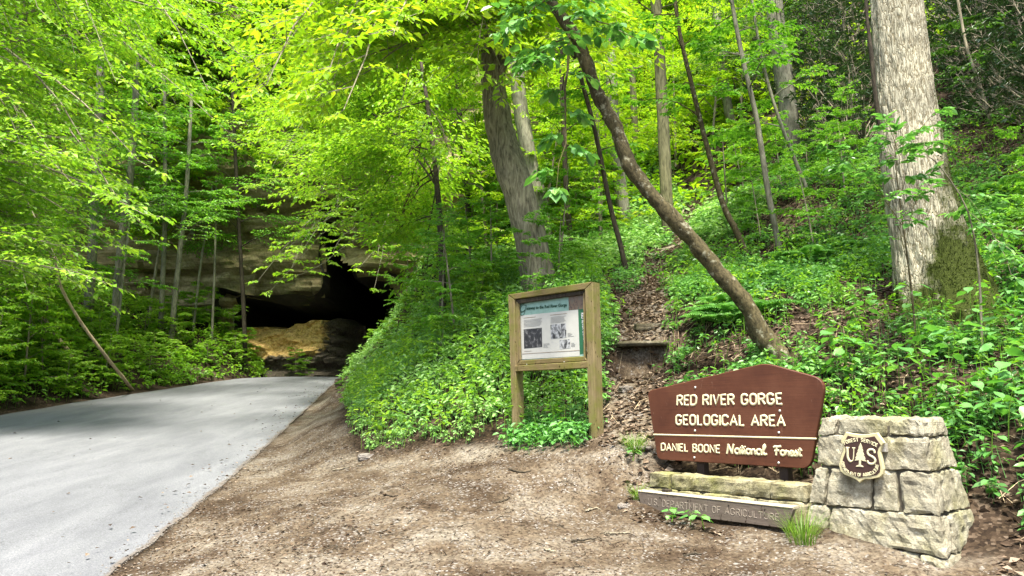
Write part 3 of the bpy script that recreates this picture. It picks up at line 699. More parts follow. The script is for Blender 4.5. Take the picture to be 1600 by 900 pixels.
def lettering(name, fr, keys, l0, l1, t0, t1, d, r, mat, root, gap=.24, space=.50, flat=.5, seg=6, label=None):
    """fit strokes between baseline pixels l0-l1 and cap-top pixels t0-t1 on the plane of fr at depth d"""
    b0, b1, c0, c1 = [fr.az(*q, d) for q in (l0, l1, t0, t1)]
    st, w, own = layout(keys, gap, space); out = {}
    for s, ow in zip(st, own):
        mb = out.setdefault(ow, MB()); s = np.array(s); u = s[:, :1] / w; v = s[:, 1:]
        q = (b0 * (1 - u) + b1 * u) * (1 - v) + (c0 * (1 - u) + c1 * u) * v
        tube(mb, np.array([fr.pt(a, z, d) for a, z in q]), r, seg, True, flat=(fr.n, flat))
    for ow in sorted(out): part('letter', out[ow].mesh('letter', True), mat, root)
def on_path(mb, fr, text, path, cap, r, d, gap=.26, space=.55):
    """letters along a curve given as (a,z) points (baseline)"""
    st = []; path = np.asarray(path); seg = np.linalg.norm(np.diff(path, axis=0), axis=1); L = np.concatenate([[0], np.cumsum(seg)])
    _, w, _o = layout(text, gap, space); sc = L[-1] / w; x = 0; first = True
    for k in text:
        if k == ' ': x += space; continue
        gw, gs = GLY[k]
        if not first: x += gap
        first = False
        s = (x + gw / 2) * sc; px = np.array([np.interp(s, L, path[:, i]) for i in (0, 1)]); q = np.array([np.interp(s + .004, L, path[:, i]) - np.interp(s - .004, L, path[:, i]) for i in (0, 1)])
        tv = nrm(q); nv = np.array([-tv[1], tv[0]])
        for g in gs:
            g = np.array(g); w2 = px + tv * ((g[:, :1] - gw / 2) * sc) + nv * (g[:, 1:] * cap)
            tube(mb, np.array([fr.pt(a, z, d) for a, z in w2]), r, 5, True, flat=(fr.n, .5))
        x += gw

# ------------------------------------------------------------------ stone pillar, wall and sign share one direction
FW = Frame((3.43, 5.75, 0), (.666, -.746))
FWo, FWu, FWn = FW.o, FW.u, FW.n
def stone(name, fmap, lo, hi, seed, amp=.012, r=.022, step=.032, face=None):
    """rough-faced block: rounded box in metres mapped through fmap(a,b,h); chipped by noise"""
    lo = np.array(lo, float); hi = np.array(hi, float); half = (hi - lo) / 2; cen = (hi + lo) / 2
    n = np.maximum(3, np.ceil((hi - lo) / step).astype(int) + 1); mb = MB()
    r = min(r, half.min() * .6)
    for ax in range(3):
        a1, a2 = (ax + 1) % 3, (ax + 2) % 3
        g1 = np.linspace(-1, 1, n[a1]); g2 = np.linspace(-1, 1, n[a2]); u, v = np.meshgrid(g1, g2)
        for s in (-1, 1):
            q = np.zeros(u.shape + (3,)); q[..., ax] = s * half[ax]; q[..., a1] = u * half[a1] * s; q[..., a2] = v * half[a2]; q = q.reshape(-1, 3)
            inn = np.clip(q, -(half - r), half - r); dv = q - inn; w = inn + nrm(dv + 1e-9) * r
            pr = w + cen + seed * 3.71
            big = fbm(pr * 4, 3, seed); fine = fbm(pr * 16, 4, seed + 5); rid = 1 - np.abs(fbm(pr * np.array([9, 9, 13]), 3, seed + 9))
            k = amp * (big * .9 + fine * .75 + (rid - .7) * 1.0)
            ed = np.sort(np.abs(nrm(dv + 1e-9)), axis=1)[:, 1]; k = k - ed * .020 * np.clip(fbm(pr * 7.5, 3, seed + 21) + .15, 0, 1) * (r > .005)
            w = w + nrm(dv + 1e-9) * k[:, None] + cen
            V = fmap(w)
            b0 = (np.arange(n[a2] - 1)[:, None] * n[a1] + np.arange(n[a1] - 1)[None]).ravel()
            mb.add(V, np.stack([b0, b0 + 1, b0 + n[a1] + 1, b0 + n[a1]], -1))
    me = mb.mesh(name, False)
    import bmesh
    bm = bmesh.new(); bm.from_mesh(me); bmesh.ops.remove_doubles(bm, verts=bm.verts, dist=.0015); bmesh.ops.recalc_face_normals(bm, faces=bm.faces); bm.to_mesh(me); bm.free()
    return me

# pillar frustum: corners at z = ZB and ZT
ZB, ZT = -.2, 1.205
aL0 = FW.az(1248, 838, 0)[0]; aR0 = FW.az(1487, 900, 0)[0]
aLT = FW.az(1284, 655, -.19)[0]; aRT = FW.az(1437, 660, -.19)[0]
BOT = dict(a=(aL0 - .03, aR0 + .02), d=(0.02, -.88)); TOP = dict(a=(aLT, aRT), d=(-.19, -.70))
PW = 1.2; PD = .85
def pil(w):
    """w in nominal metres: x 0..PW across the front, y 0..PD front to back, z height"""
    w = np.asarray(w); t = ((w[:, 2] - ZB) / (ZT - ZB))[:, None]
    f = w[:, :1] / PW; g = w[:, 1:2] / PD
    a = (BOT['a'][0] * (1 - f) + BOT['a'][1] * f) * (1 - t) + (TOP['a'][0] * (1 - f) + TOP['a'][1] * f) * t
    d = (BOT['d'][0] * (1 - g) + BOT['d'][1] * g) * (1 - t) + (TOP['d'][0] * (1 - g) + TOP['d'][1] * g) * t
    return FWo[None] + FWu[None] * a + FWn[None] * d + np.array([0, 0, 1.])[None] * w[:, 2:3]
pr = pil(np.array([[PW / 2, PD / 2, 0]]))[0]
pillar = thing('stone_pillar', 'tapering grey sandstone pillar carrying the brown shield badge', 'pillar', (pr[0], pr[1], 0.0))
g = .008
COURSES = [  # z0, z1, [(x0,x1,y0,y1)...]
 (-.2, .155, [(0, .99, 0, .4), (1.0, 1.2, 0, .45), (.62, 1.2, .46, .85), (0, .61, .41, .85)]),
 (.162, .449, [(0, .215, 0, .4), (.225, 1.2, 0, .24), (.70, 1.2, .25, .85), (0, .69, .41, .85)]),
 (.456, .780, [(0, .155, 0, .4), (.165, .612, 0, .4), (.630, .872, 0, .35), (.890, 1.2, 0, .60), (.7, 1.2, .61, .85), (0, .69, .41, .85)]),
 (.787, 1.050, [(0, .39, 0, .4), (.40, 1.2, 0, .17), (.70, 1.2, .18, .85), (0, .69, .41, .85)]),
 (1.057, 1.205, [(0, .20, 0, .85), (.212, .81, 0, .85), (.832, 1.2, 0, .85)]),
]
sd_ = 11
for z0, z1, bl in COURSES:
    for x0_, x1_, y0_, y1_ in bl:
        sd_ += 1; rr = np.random.RandomState(sd_)
        o = rr.uniform(-.008, .012)
        lo = [x0_ + g * .6, y0_ - o + (g if y0_ > 0 else 0), z0 + rr.uniform(0, .004)]; hi = [x1_ - g * .6, y1_, z1 - rr.uniform(0, .006)]
        if x0_ == 0: lo[0] = -o
        if x1_ == 1.2: hi[0] = 1.2 + o
        part('stone', stone('stone', pil, lo, hi, sd_, amp=.015 if z0 < 1 else .018, r=.012 if z0 < 1 else .018), M_STONE, pillar)
core = MB(); q = np.array([[x, y, z] for z in (ZB, ZT - .06) for y in (.058, PD - .058) for x in (.058, PW - .058)])
core.add(pil(q), np.array([[0, 1, 5, 4], [1, 3, 7, 5], [3, 2, 6, 7], [2, 0, 4, 6], [4, 5, 7, 6], [0, 2, 3, 1]]))
part('mortar', core.mesh('mortar'), M_MORTAR, pillar)

# low wall beside it
aw0 = FW.az(1014, 750, -.06)[0]; aw1 = BOT['a'][0] * .6 + TOP['a'][0] * .4 - .01
def wal(w): return FWo[None] + FWu[None] * w[:, :1] + FWn[None] * w[:, 1:2] + np.array([0, 0, 1.])[None] * w[:, 2:3]
wr = FW.pt((aw0 + aw1) / 2, .3, -.2)
wall = thing('stone_wall', 'low mossy two-course stone wall under the brown sign', 'wall', tuple(wr))
def awp(px, py): return FW.az(px, py, -.06)[0]
ztop = FW.az(1130, 748, -.06)[1]
jt = [aw0, awp(1046, 750), awp(1203, 765), aw1]; jb = [aw0 - .03, awp(1062, 785), awp(1098, 785), awp(1185, 790), aw1]
for lst, z0, z1, dd in ((jt, ztop - .145, ztop, -.05), (jb, ztop - .34, ztop - .155, -.02), ([aw0 - .03, awp(1150, 800), aw1], ztop - .62, ztop - .35, -.02)):
    for k in range(len(lst) - 1):
        sd_ += 1
        part('stone', stone('stone', wal, [lst[k] + .004, -.34, z0], [lst[k + 1] - .004, dd, z1], sd_, amp=.010, r=.010), M_STONEM, wall)
core = MB(); q = np.array([[x, y, z] for z in (ztop - .7, ztop - .03) for y in (-.09, -.32) for x in (aw0 + .04, aw1 - .02)])
core.add(wal(q), np.array([[0, 1, 5, 4], [1, 3, 7, 5], [3, 2, 6, 7], [2, 0, 4, 6], [4, 5, 7, 6]]))
part('mortar', core.mesh('mortar'), M_MORTAR, wall)

# brown forest sign
DS = -.40
def rounded(fr, pts, d, rads):
    q = [fr.az(*p, d) for p in pts]; out = []; n = len(q)
    for i, p in enumerate(q):
        a, b = nrm(q[i - 1] - p), nrm(q[(i + 1) % n] - p); r = rads[i]
        p0, p1 = p + a * r, p + b * r
        for t in np.linspace(0, 1, 7): out.append(p0 * (1 - t) ** 2 + 2 * p * t * (1 - t) + p1 * t * t)
    return np.array(out)
outl = rounded(FW, [(1011, 611), (1196, 567), (1290, 593), (1266, 733), (1027, 718)], DS, [.07, .10, .13, .10, .07])
sb = FW.pt(outl[:, 0].mean(), .3, DS - .04)
sign = thing('forest_sign', 'brown gabled wooden sign with cream routed lettering behind the low wall', 'sign', tuple(sb))
mb = MB(); prism(mb, FW, outl, DS - .045, DS, .006); panel = part('panel', mb.mesh('panel'), M_SIGN, sign)
for px, py in ((1094, 722), (1224, 732)):
    a = FW.az(px, py, DS - .05)[0]; mb = MB(); z0 = gz(*FW.pt(a, 0, DS - .1)[:2]) - .2
    prism(mb, FW, [(a - .045, z0), (a + .045, z0), (a + .045, 1.1), (a - .045, 1.1)], DS - .14, DS - .047); part('post', mb.mesh('post'), M_POSTD, sign)
D1 = DS + .0005
lettering('lettering', FW, 'RED RIVER GORGE', (1058, 633), (1222, 631.4), (1059, 618.5), (1221, 615), D1, .0126, M_CREAM, panel)
lettering('lettering', FW, 'GEOLOGICAL AREA', (1056.5, 663.5), (1226, 665.5), (1056.5, 649), (1226, 649.5), D1, .0126, M_CREAM, panel)
lettering('lettering', FW, 'DANIEL BOONE', (1033.5, 703.5), (1124.5, 707.6), (1033.5, 693), (1124.5, 696), D1, .0097, M_CREAM, panel)
lettering('lettering', FW, ['n_N', 'n_a', 'n_t', 'n_i', 'n_o', 'n_n', 'n_a', 'n_l'], (1135.5, 708.5), (1197.5, 710.8), (1135.5, 694), (1197.5, 695.5), D1, .0122, M_CREAM, panel, gap=-.02)
lettering('lettering', FW, ['n_F', 'n_o', 'n_r', 'n_e', 'n_s', 'n_t'], (1209, 711), (1252.5, 713), (1209, 697), (1252.5, 698.5), D1, .0118, M_CREAM, panel, gap=-.02)
mb = MB(); s0, s1 = FW.az(1021, 679, D1), FW.az(1275.5, 685.6, D1)
tube(mb, [FW.pt(s0[0], s0[1], D1), FW.pt(s1[0], s1[1], D1)], .0085, 8, flat=(FW.n, .4)); part('stripe', mb.mesh('stripe', True), M_CREAM, panel)
for px, py in ((1086.4, 605.4), (1218.4, 642), (1086, 673), (1217, 676), (1085, 715), (1216.6, 723.4)):
    a, z = FW.az(px, py, DS); mb = MB(); tube(mb, [FW.pt(a, z, DS - .01), FW.pt(a, z, DS + .004), FW.pt(a, z, DS + .008)], [.013, .013, .007], 10); part('bolt', mb.mesh('bolt', True), M_BOLT, panel)

# fallen name board leaning in front of the wall
DB = .16
fp = [FW.az(*q, DB) for q in ((996, 769), (1240, 796), (1229, 826), (1004, 797))]
bb = FW.pt((fp[0][0] + fp[1][0]) / 2, .2, DB - .03)
board = thing('name_board', 'long weathered grey board with faded lettering in front of the low wall', 'sign board', tuple(bb))
mb = MB(); prism(mb, FW, fp, DB - .045, DB, .003); plank = part('board', mb.mesh('board'), M_BOARD, board)
mb = MB(); e0, e1 = fp[0], fp[1]
prism(mb, FW, [(e0[0], e0[1] + .001), (e1[0], e1[1] + .001), (e1[0], e1[1] + .022), (e0[0], e0[1] + .022)], DB - .10, DB + .004, .012); part('top_edge', mb.mesh('top_edge'), M_BOARDTOP, board)
lettering('lettering', FW, 'U.S. DEPARTMENT OF AGRICULTURE', (1013, 788.5), (1217, 813.5), (1013, 778.5), (1217, 803.5), DB + .0003, .0038, M_FADED, plank)
for px in (1031.5, 1075, 1138.5, 1195):
    a, z = FW.az(px, 777 + (px - 1031) * .1145, DB); mb = MB(); tube(mb, [FW.pt(a, z, DB - .01), FW.pt(a, z, DB + .003)], [.008, .008], 8); part('bolt', mb.mesh('bolt'), M_BARKD, plank)
for px in (1040, 1190):
    a = FW.az(px, 800, DB - .05)[0]; mb = MB(); z0 = gz(*FW.pt(a, 0, DB - .07)[:2]) - .1
    prism(mb, FW, [(a - .04, z0), (a + .04, z0), (a + .04, z0 + .3), (a - .04, z0 + .3)], DB - .12, DB - .048); part('stake', mb.mesh('stake'), M_BARKD, board)

# shield badge on the pillar
DSH = -.055
sh = [(1321.5, 675), (1332, 677.5), (1346, 679), (1359, 678), (1370, 676), (1381.5, 692), (1377, 697), (1375, 706), (1378, 720), (1380.5, 733), (1379.5, 741), (1374, 746), (1362, 748.5), (1352, 749), (1347, 750.5), (1343, 754.5), (1338, 749.5), (1330, 746), (1319, 741.5), (1313, 736), (1310.5, 727), (1313.5, 715), (1317.5, 704), (1317.5, 697), (1313.5, 690)]
SHP = np.array([FW.az(*q, DSH) for q in sh]); shc = SHP.mean(0)
shb = FW.pt(shc[0], SHP[:, 1].min(), DSH - .02)
badge = thing('shield_sign', 'brown and cream shield-shaped badge with a conifer on the stone pillar', 'badge', tuple(shb))
mb = MB(); prism(mb, FW, SHP, DSH - .035, DSH, .004); part('border', mb.mesh('border'), M_TAN, badge)
SHI = shc + (SHP - shc) * np.array([.865, .865]); SHI[15] = SHI[14] * .5 + SHI[16] * .5 - np.array([0, .006])
mb = MB(); prism(mb, FW, SHI, DSH - .01, DSH + .0035, .002); plate = part('plate', mb.mesh('plate'), M_SHIELD, badge)
mb = MB()
for px, py in ((1383, 699),):
    a, z = FW.az(px, py, -.14); prism(mb, FW, [(a - .02, z - .035), (a + .02, z - .035), (a + .02, z + .035), (a - .02, z + .035)], -.17, -.09)
part('bracket', mb.mesh('bracket'), M_BOLT, badge)
DL = DSH + .0045
def spx(x, y): return FW.az(1300 + x / 9.0, 660 + y / 9.0, DL)
mb = MB()
on_path(mb, FW, 'FOREST SERVICE', spline([spx(178, 312), spx(250, 285), spx(330, 270), spx(420, 272), spx(520, 298), spx(628, 345)], 30), .027, .0038, DL)
on_path(mb, FW, 'DEPARTMENT OF AGRICULTURE', spline([spx(128, 560), spx(150, 640), spx(200, 705), spx(290, 745), spx(390, 758), spx(500, 752), spx(590, 722), spx(640, 670), spx(658, 600)], 40), .024, .0034, DL, gap=.24, space=.4)
part('lettering', mb.mesh('lettering', True), M_CREAM, plate)['kind'] = 'stuff'
mb = MB()
def stroke(pts, r): tube(mb, np.array([FW.pt(*spx(*q), DL) for q in spline(pts, 24)]), r, 6, True, flat=(FW.n, .4))
stroke([(215, 360), (218, 420), (222, 490), (245, 540), (270, 548)], .0105); stroke([(270, 548), (295, 530), (303, 470), (306, 360)], .005)
stroke([(195, 352), (245, 356)], .005); stroke([(285, 360), (325, 360)], .005)
stroke([(598, 430), (590, 395), (555, 380), (515, 390), (500, 425), (520, 460), (560, 480), (600, 510), (607, 550), (585, 580), (545, 585), (510, 570), (500, 540)], .0095)
part('lettering', mb.mesh('lettering', True), M_CREAM, plate)['kind'] = 'stuff'
tr = [(402, 285), (385, 325), (372, 352), (378, 358), (358, 400), (366, 405), (340, 450), (350, 458), (328, 500), (338, 508), (318, 538), (345, 535), (380, 530), (378, 595), (340, 610), (335, 624), (390, 622), (440, 630), (442, 618), (408, 598), (410, 530), (445, 545), (478, 548), (462, 515), (470, 508), (445, 462), (453, 455), (432, 410), (440, 402), (422, 360), (428, 352), (415, 322)]
mb = MB(); prism(mb, FW, [spx(*q) for q in tr], DSH, DL + .003, .001); part('tree_emblem', mb.mesh('tree_emblem'), M_CREAM, plate)

# ------------------------------------------------------------------ information board
K0 = P(794, 461, 10.0); K1 = P(928, 441, 9.0)
FK = Frame((K0[0], K0[1], 0), K1 - K0)
def kz(px, py, d=0): return FK.az(px, py, d)
kb = FK.pt(kz(860, 600)[0], gz(*FK.pt(kz(860, 600)[0], 0)[:2]), -.07)
kiosk = thing('information_board', 'greenish timber information board with a framed poster at the foot of the bank', 'information board', tuple(kb))
def kprism(name, poly, d0, d1, mat, bev=.006, root=None):
    mb = MB(); prism(mb, FK, [kz(*q, d1) for q in poly], d0, d1, bev); return part(name, mb.mesh(name), mat, root or kiosk)
mlL = kz(804.5, 667)[1] - .25; mlR = kz(925, 680)[1] - .25
def post(poly, zlow):
    q = [kz(*p) for p in poly]; dirl = nrm(q[3] - q[0]); dirr = nrm(q[2] - q[1])
    q[3] = q[0] + dirl * (zlow - q[0][1]) / dirl[1]; q[2] = q[1] + dirr * (zlow - q[1][1]) / dirr[1]
    mb = MB(); prism(mb, FK, q, -.15, 0, .006); return part('post', mb.mesh('post'), M_KIOSK, kiosk)
post([(793.6, 461), (803.4, 467.5), (807.5, 667), (799.8, 667)], mlL)
post([(913.6, 452), (925.5, 440.5), (931.5, 680), (920, 676)], mlR)
kprism('top_rail', [(793.8, 460.2), (925.2, 440), (913.8, 451.7), (803.6, 467.2)], -.15, .002, M_KIOSKH)
kprism('bottom_rail', [(804, 571.5), (918.4, 564.4), (918.6, 575), (804.4, 580.4)], -.12, .004, M_KIOSKH)
# inner moulding
kprism('moulding', [(803.6, 470), (810.3, 473.5), (813, 562), (805.5, 570.5)], -.055, -.03, M_KIOSK, .008)
kprism('moulding', [(913.2, 455), (913.8, 563.5), (911.5, 557.5), (910.8, 459.5)], -.055, -.03, M_KIOSK, .004)
kprism('moulding', [(804, 468.5), (913.2, 453.5), (911, 460), (810.3, 474.5)], -.055, -.03, M_BARKD, .006)  # dark material paints the shadow under the top rail onto this moulding
kprism('moulding', [(805.6, 571), (812.5, 563), (912, 556.5), (917, 564)], -.055, -.03, M_KIOSKH, .008)
DP = -.062
kprism('backboard', [(806, 471), (914, 456), (916, 562), (808, 570)], -.085, DP - .012, M_BARKD, .001)
M_PAPER = plain('paper_aged', (.42, .42, .37), .5, .05, 12); M_TEAL = plain('print_teal', (.20, .33, .27), .5, .18, 14); M_GREENP = plain('print_green', (.02, .10, .045), .45, .15, 20)
M_INK = plain('print_dark_green', (.012, .05, .03), .5, .1, 50); M_WHITEP = plain('print_white', (.55, .56, .54), .5, .05, 50); M_TXT = plain('print_grey_text', (.26, .26, .23), .6, .2, 300); M_TXT2 = plain('print_brown_text', (.2, .15, .10), .6, .2, 300)
def photo_mat(name, cols, sc, th):
    m, nt, nd, lk, b = mat_new(name); p = wpos(nd)
    n1 = noise(nd, lk, sc, 5, .7, mapping(nd, lk, p, (1, 1, .6)), .6); r = ramp(nd, list(zip(th, cols))); lk.new(n1.outputs[0], r.inputs[0]); lk.new(r.outputs[0], b.inputs['Base Color']); b.inputs['Roughness'].default_value = .4; return m
M_PH1 = photo_mat('print_photo_dark', ((.012, .012, .012), (.03, .03, .03), (.2, .2, .19)), 24, (.4, .54, .66))
M_PH2 = photo_mat('print_photo_light', ((.03, .03, .03), (.16, .165, .16), (.38, .39, .38)), 24, (.40, .48, .56))
M_PH3 = photo_mat('print_photo_brown', ((.03, .02, .013), (.15, .10, .06), (.08, .085, .06)), 22, (.35, .5, .65))
poster_o = None
def sheet(name, poly, lev, mat): return kprism(name, poly, DP - .010 + lev * .0016 - .0012, DP - .010 + lev * .0016, mat, .0004, poster_o)
def c3(x, y): return (790 + x / 5.627, 440 + y / 5.627)
poster = [c3(112, 196), c3(690, 108), c3(706, 662), c3(138, 690)]
poster_o = sheet('poster', poster, 1, M_TEAL)
sheet('green_band', [c3(555, 130), c3(690, 108), c3(704, 630), c3(650, 640)], 2, M_GREENP)
sheet('photograph', [c3(552, 133), c3(682, 113), c3(686, 240), c3(556, 252)], 3, M_PH3)
sheet('paper', [c3(128, 300), c3(637, 246), c3(652, 655), c3(142, 684)], 3, M_PAPER)
sheet('photograph', [c3(158, 420), c3(318, 405), c3(322, 575), c3(163, 590)], 4, M_PH1)
sheet('photograph', [c3(394, 380), c3(530, 366), c3(535, 492), c3(399, 505)], 4, M_PH2)
sheet('photograph', [c3(472, 515), c3(566, 505), c3(570, 585), c3(476, 594)], 4, M_PH2)
mb = MB(); rs = np.random.RandomState(4)
def bars(x0, y0, x1, n, dy, slope, ln=(.5, 1)):
    for k in range(n):
        xe = x0 + (x1 - x0) * rs.uniform(*ln); y = y0 + k * dy
        q = [kz(*c3(a, b), DP) for a, b in ((x0, y), (xe, y - slope * (xe - x0)), (xe, y - slope * (xe - x0) + dy * .45), (x0, y + dy * .45))]
        prism(mb, FK, q, DP - .0045, DP - .0030, .0003)
bars(158, 338, 318, 6, 11.5, .1, (.85, 1)); bars(394, 312, 530, 6, 10, .1, (.85, 1)); bars(330, 545, 385, 4, 10, .08); bars(545, 452, 600, 4, 9, .08); bars(575, 540, 612, 4, 9, .08)
part('small_print', mb.mesh('small_print'), M_TXT, poster_o)['kind'] = 'stuff'
mb = MB(); bars(158, 318, 262, 1, 9, .1, (1, 1)); bars(390, 293, 538, 1, 9, .1, (1, 1)); bars(160, 612, 225, 1, 7, .06, (1, 1))
q = [kz(*c3(a, b), DP) for a, b in ((142, 634), (652, 602), (652, 606), (142, 638))]; prism(mb, FK, q, DP - .0045, DP - .0030, .0003)
part('small_print', mb.mesh('small_print'), M_TXT2, poster_o)['kind'] = 'stuff'
def font_text(name, body, fr, base0, base1, cap, d, mat, root, shear=0, bold=.0, vertical=False):
    """built-in typeface set flat on the board, stretched between two photo points; cap = pixel point of the cap top at the left end"""
    cu = bpy.data.curves.new(name, 'FONT'); cu.body = body; cu.shear = shear; cu.offset = bold; cu.extrude = .004; cu.resolution_u = 3
    o = bpy.data.objects.new(name, cu); COL.objects.link(o); bpy.context.view_layer.update()
    me = bpy.data.meshes.new_from_object(o.evaluated_get(bpy.context.evaluated_depsgraph_get())); COL.objects.unlink(o); bpy.data.objects.remove(o)
    v = np.array([q.co[:] for q in me.vertices]); b0, b1, c0 = fr.az(*base0, d), fr.az(*base1, d), fr.az(*cap, d)
    w = v[:, 0].max() - v[:, 0].min(); x = (v[:, 0] - v[:, 0].min()) / w; y = v[:, 1] / .70
    az = b0 + (b1 - b0) * x[:, None] + (c0 - b0) * y[:, None]
    V = np.array([fr.pt(a, z, d + k * .12) for (a, z), k in zip(az, v[:, 2])])
    me.vertices.foreach_set('co', V.astype(np.float32).ravel()); me.update(); me.materials.clear()
    o2 = part(name, me, mat, root); o2['kind'] = 'stuff'; return o2
DT = DP - .003
font_text('lettering', 'ateway to the Red River Gorge', FK, c3(183, 248), c3(537, 216), c3(183, 222), DT, M_INK, poster_o, 0, .03)
mb = MB()
for s in ([(178, 212), (150, 205), (130, 232), (134, 262), (158, 262), (176, 236), (182, 205), (172, 250), (160, 288), (140, 296), (122, 284), (140, 268), (172, 252)], [(120, 240), (140, 200), (165, 196)]):
    tube(mb, np.array([FK.pt(*kz(*c3(*q), DT), DT) for q in spline(s, 30)]), .0032, 5, flat=(FK.n, .5))
part('lettering', mb.mesh('lettering'), M_INK, poster_o)
font_text('lettering', 'RED RIVER GORGE  RED', FK, c3(664, 275), c3(692, 615), c3(683, 273), DT, M_WHITEP, poster_o, 0, .02)
for px, py in ((822.5, 569.3), (881, 565.5)):
    a, z = kz(px, py, -.02); mb = MB(); tube(mb, [FK.pt(a, z, -.035), FK.pt(a, z, -.022)], .007, 8); part('bolt', mb.mesh('bolt'), M_BOLT, kiosk)

# ------------------------------------------------------------------ leaves
def leaves(mb, Pt, D, N, S, W=.55, tint=None, rng=None, droop=.12, fold=.10, rich=True):
    """one folded blade per point: base Pt, direction D, face normal N, length S"""
    D = nrm(D); side = nrm(np.cross(D, N)); N = np.cross(side, D); S = np.broadcast_to(np.asarray(S, float), (len(Pt),))[:, None]; n = len(Pt)
    w = W * S * .5
    tip = Pt + D * S - N * S * droop
    if rich:
        l1 = Pt + D * S * .22 + side * w * .82 + N * S * fold; r1 = Pt + D * S * .22 - side * w * .82 + N * S * fold
        l2 = Pt + D * S * .60 + side * w * .88 + N * S * (fold * .8 - droop * .3); r2 = Pt + D * S * .60 - side * w * .88 + N * S * (fold * .8 - droop * .3)
        V = np.stack([Pt, l1, l2, tip, r2, r1], 1).reshape(-1, 3); b = np.arange(n)[:, None] * 6
        F = np.concatenate([b + np.array([[0, 1, 2, 3]]), b + np.array([[0, 3, 4, 5]])]); tt = np.concatenate([tint, tint])
    else:
        l = Pt + D * S * .45 + side * w + N * S * fold; r = Pt + D * S * .45 - side * w + N * S * fold
        V = np.stack([Pt, l, tip, r], 1).reshape(-1, 3); b = np.arange(n)[:, None] * 4
        F = np.concatenate([b + np.array([[0, 1, 2]]), b + np.array([[0, 2, 3]])]); tt = np.concatenate([tint, tint])
    mb.add(V, F, tt)
def prisms(mb, A, B, ra, rb, tint=.4):
    """many thin three-sided twigs"""
    n = len(A); T = nrm(B - A); ref = np.where(np.abs(T[:, 2:3]) > .9, np.array([[1., 0, 0]]), np.array([[0, 0, 1.]])); X = nrm(np.cross(T, ref)); Y = np.cross(X, T)
    th = np.arange(3) * 2.0944; ring = np.cos(th)[None, :, None] * X[:, None] + np.sin(th)[None, :, None] * Y[:, None]
    V = np.concatenate([A[:, None] + ring * ra, B[:, None] + ring * rb], 1).reshape(-1, 3); b = np.arange(n)[:, None] * 6
    mb.add(V, np.concatenate([b + np.array([[j, (j + 1) % 3, 3 + (j + 1) % 3, 3 + j]]) for j in range(3)]), tint)

def limb(rng, wood, leaf, A, B, sag=.15, ntw=14, tl=1.1, ls=.11, r0=.03, per=9, lw=.58, start=.25, tilt=.3, rich=False, base_t=.5, spread=.75, sub=True):
    """a bough from A to B: arching stem, side twigs lying nearly level, leaves in two ranks along them"""
    A = np.asarray(A, float); B = np.asarray(B, float); L = np.linalg.norm(B - A)
    t = np.linspace(0, 1, 10)[:, None]; wob = np.cumsum(rng.normal(0, .026 * L, (10, 3)), 0) * t * (1 - t) * 2
    pts = A + (B - A) * t + UP * sag * L * 4 * t * (1 - t) * .6 + wob
    tube(wood, pts, np.linspace(r0, max(.003, r0 * .12), 10), 5, False, .4)
    ts = np.linspace(start, 1.0, ntw) + rng.uniform(-.02, .02, ntw); ts = np.clip(ts, 0, 1)
    Q = np.stack([np.interp(ts * 9, np.arange(10), pts[:, i]) for i in range(3)], -1)
    fw = nrm(B - A); lat = nrm(np.cross(fw, UP)); sgn = np.where(np.arange(ntw) % 2 == 0, 1., -1.)
    ang = rng.uniform(.55, 1.15, ntw) * spread / .75; ang[-1] = .05
    d = fw * np.cos(ang)[:, None] + lat * (np.sin(ang) * sgn)[:, None]; d[:, 2] = d[:, 2] * .45 + rng.normal(-.03, .13, ntw); d = nrm(d)
    ln = tl * (1.05 - .55 * (ts - start) / (1 - start)) * rng.uniform(.65, 1.2, ntw)
    E = Q + d * ln[:, None] - UP * (ln ** 2 * .07)[:, None]
    prisms(wood, Q, E, max(.0035, r0 * .16), .002)
    SA, SD, SL = [Q], [d], [ln]
    if sub:                                                # second order twigs
        k = 4; f = np.repeat(np.linspace(.3, .85, k)[None], ntw, 0) + rng.uniform(-.08, .08, (ntw, k))
        q2 = (Q[:, None] + (E - Q)[:, None] * f[..., None]).reshape(-1, 3); dd = np.repeat(d, k, 0)
        l2 = nrm(np.cross(dd, UP)); s2 = np.tile(np.array([1., -1., 1., -1.]), ntw); a2 = rng.uniform(.5, 1.0, len(q2))
        d2 = dd * np.cos(a2)[:, None] + l2 * (np.sin(a2) * s2)[:, None]; d2[:, 2] += rng.normal(-.05, .16, len(q2)); d2 = nrm(d2)
        n2 = np.repeat(ln, k) * rng.uniform(.3, .6, len(q2))
        prisms(wood, q2, q2 + d2 * n2[:, None], .0025, .0015); SA.append(q2); SD.append(d2); SL.append(n2)
    SA, SD, SL = np.concatenate(SA), np.concatenate(SD), np.concatenate(SL)
    m = np.maximum(3, np.round(per * SL / tl)).astype(int); idx = np.repeat(np.arange(len(SA)), m)
    kk = np.concatenate([np.arange(q) for q in m]); fr_ = (kk + .8) / np.repeat(m, m)
    pos = SA[idx] + SD[idx] * (SL[idx] * fr_)[:, None] - UP * (SL[idx] ** 2 * .07 * fr_)[:, None]
    td = SD[idx]; l3 = nrm(np.cross(td, UP)); s3 = np.where(kk % 2 == 0, 1., -1.); last = kk == np.repeat(m, m) - 1
    an = np.where(last, 0, rng.uniform(.6, 1.15, len(pos)))
    D = td * np.cos(an)[:, None] + l3 * (np.sin(an) * s3)[:, None]; D[:, 2] -= rng.uniform(.0, .5, len(pos))
    N = UP + rng.normal(0, tilt, (len(pos), 3))
    S = ls * rng.uniform(.42, 1.3, len(pos))
    leaves(leaf, pos, D, N, S, lw, np.clip(base_t + rng.normal(0, .21, len(pos)), 0, 1), rng, rich=rich)

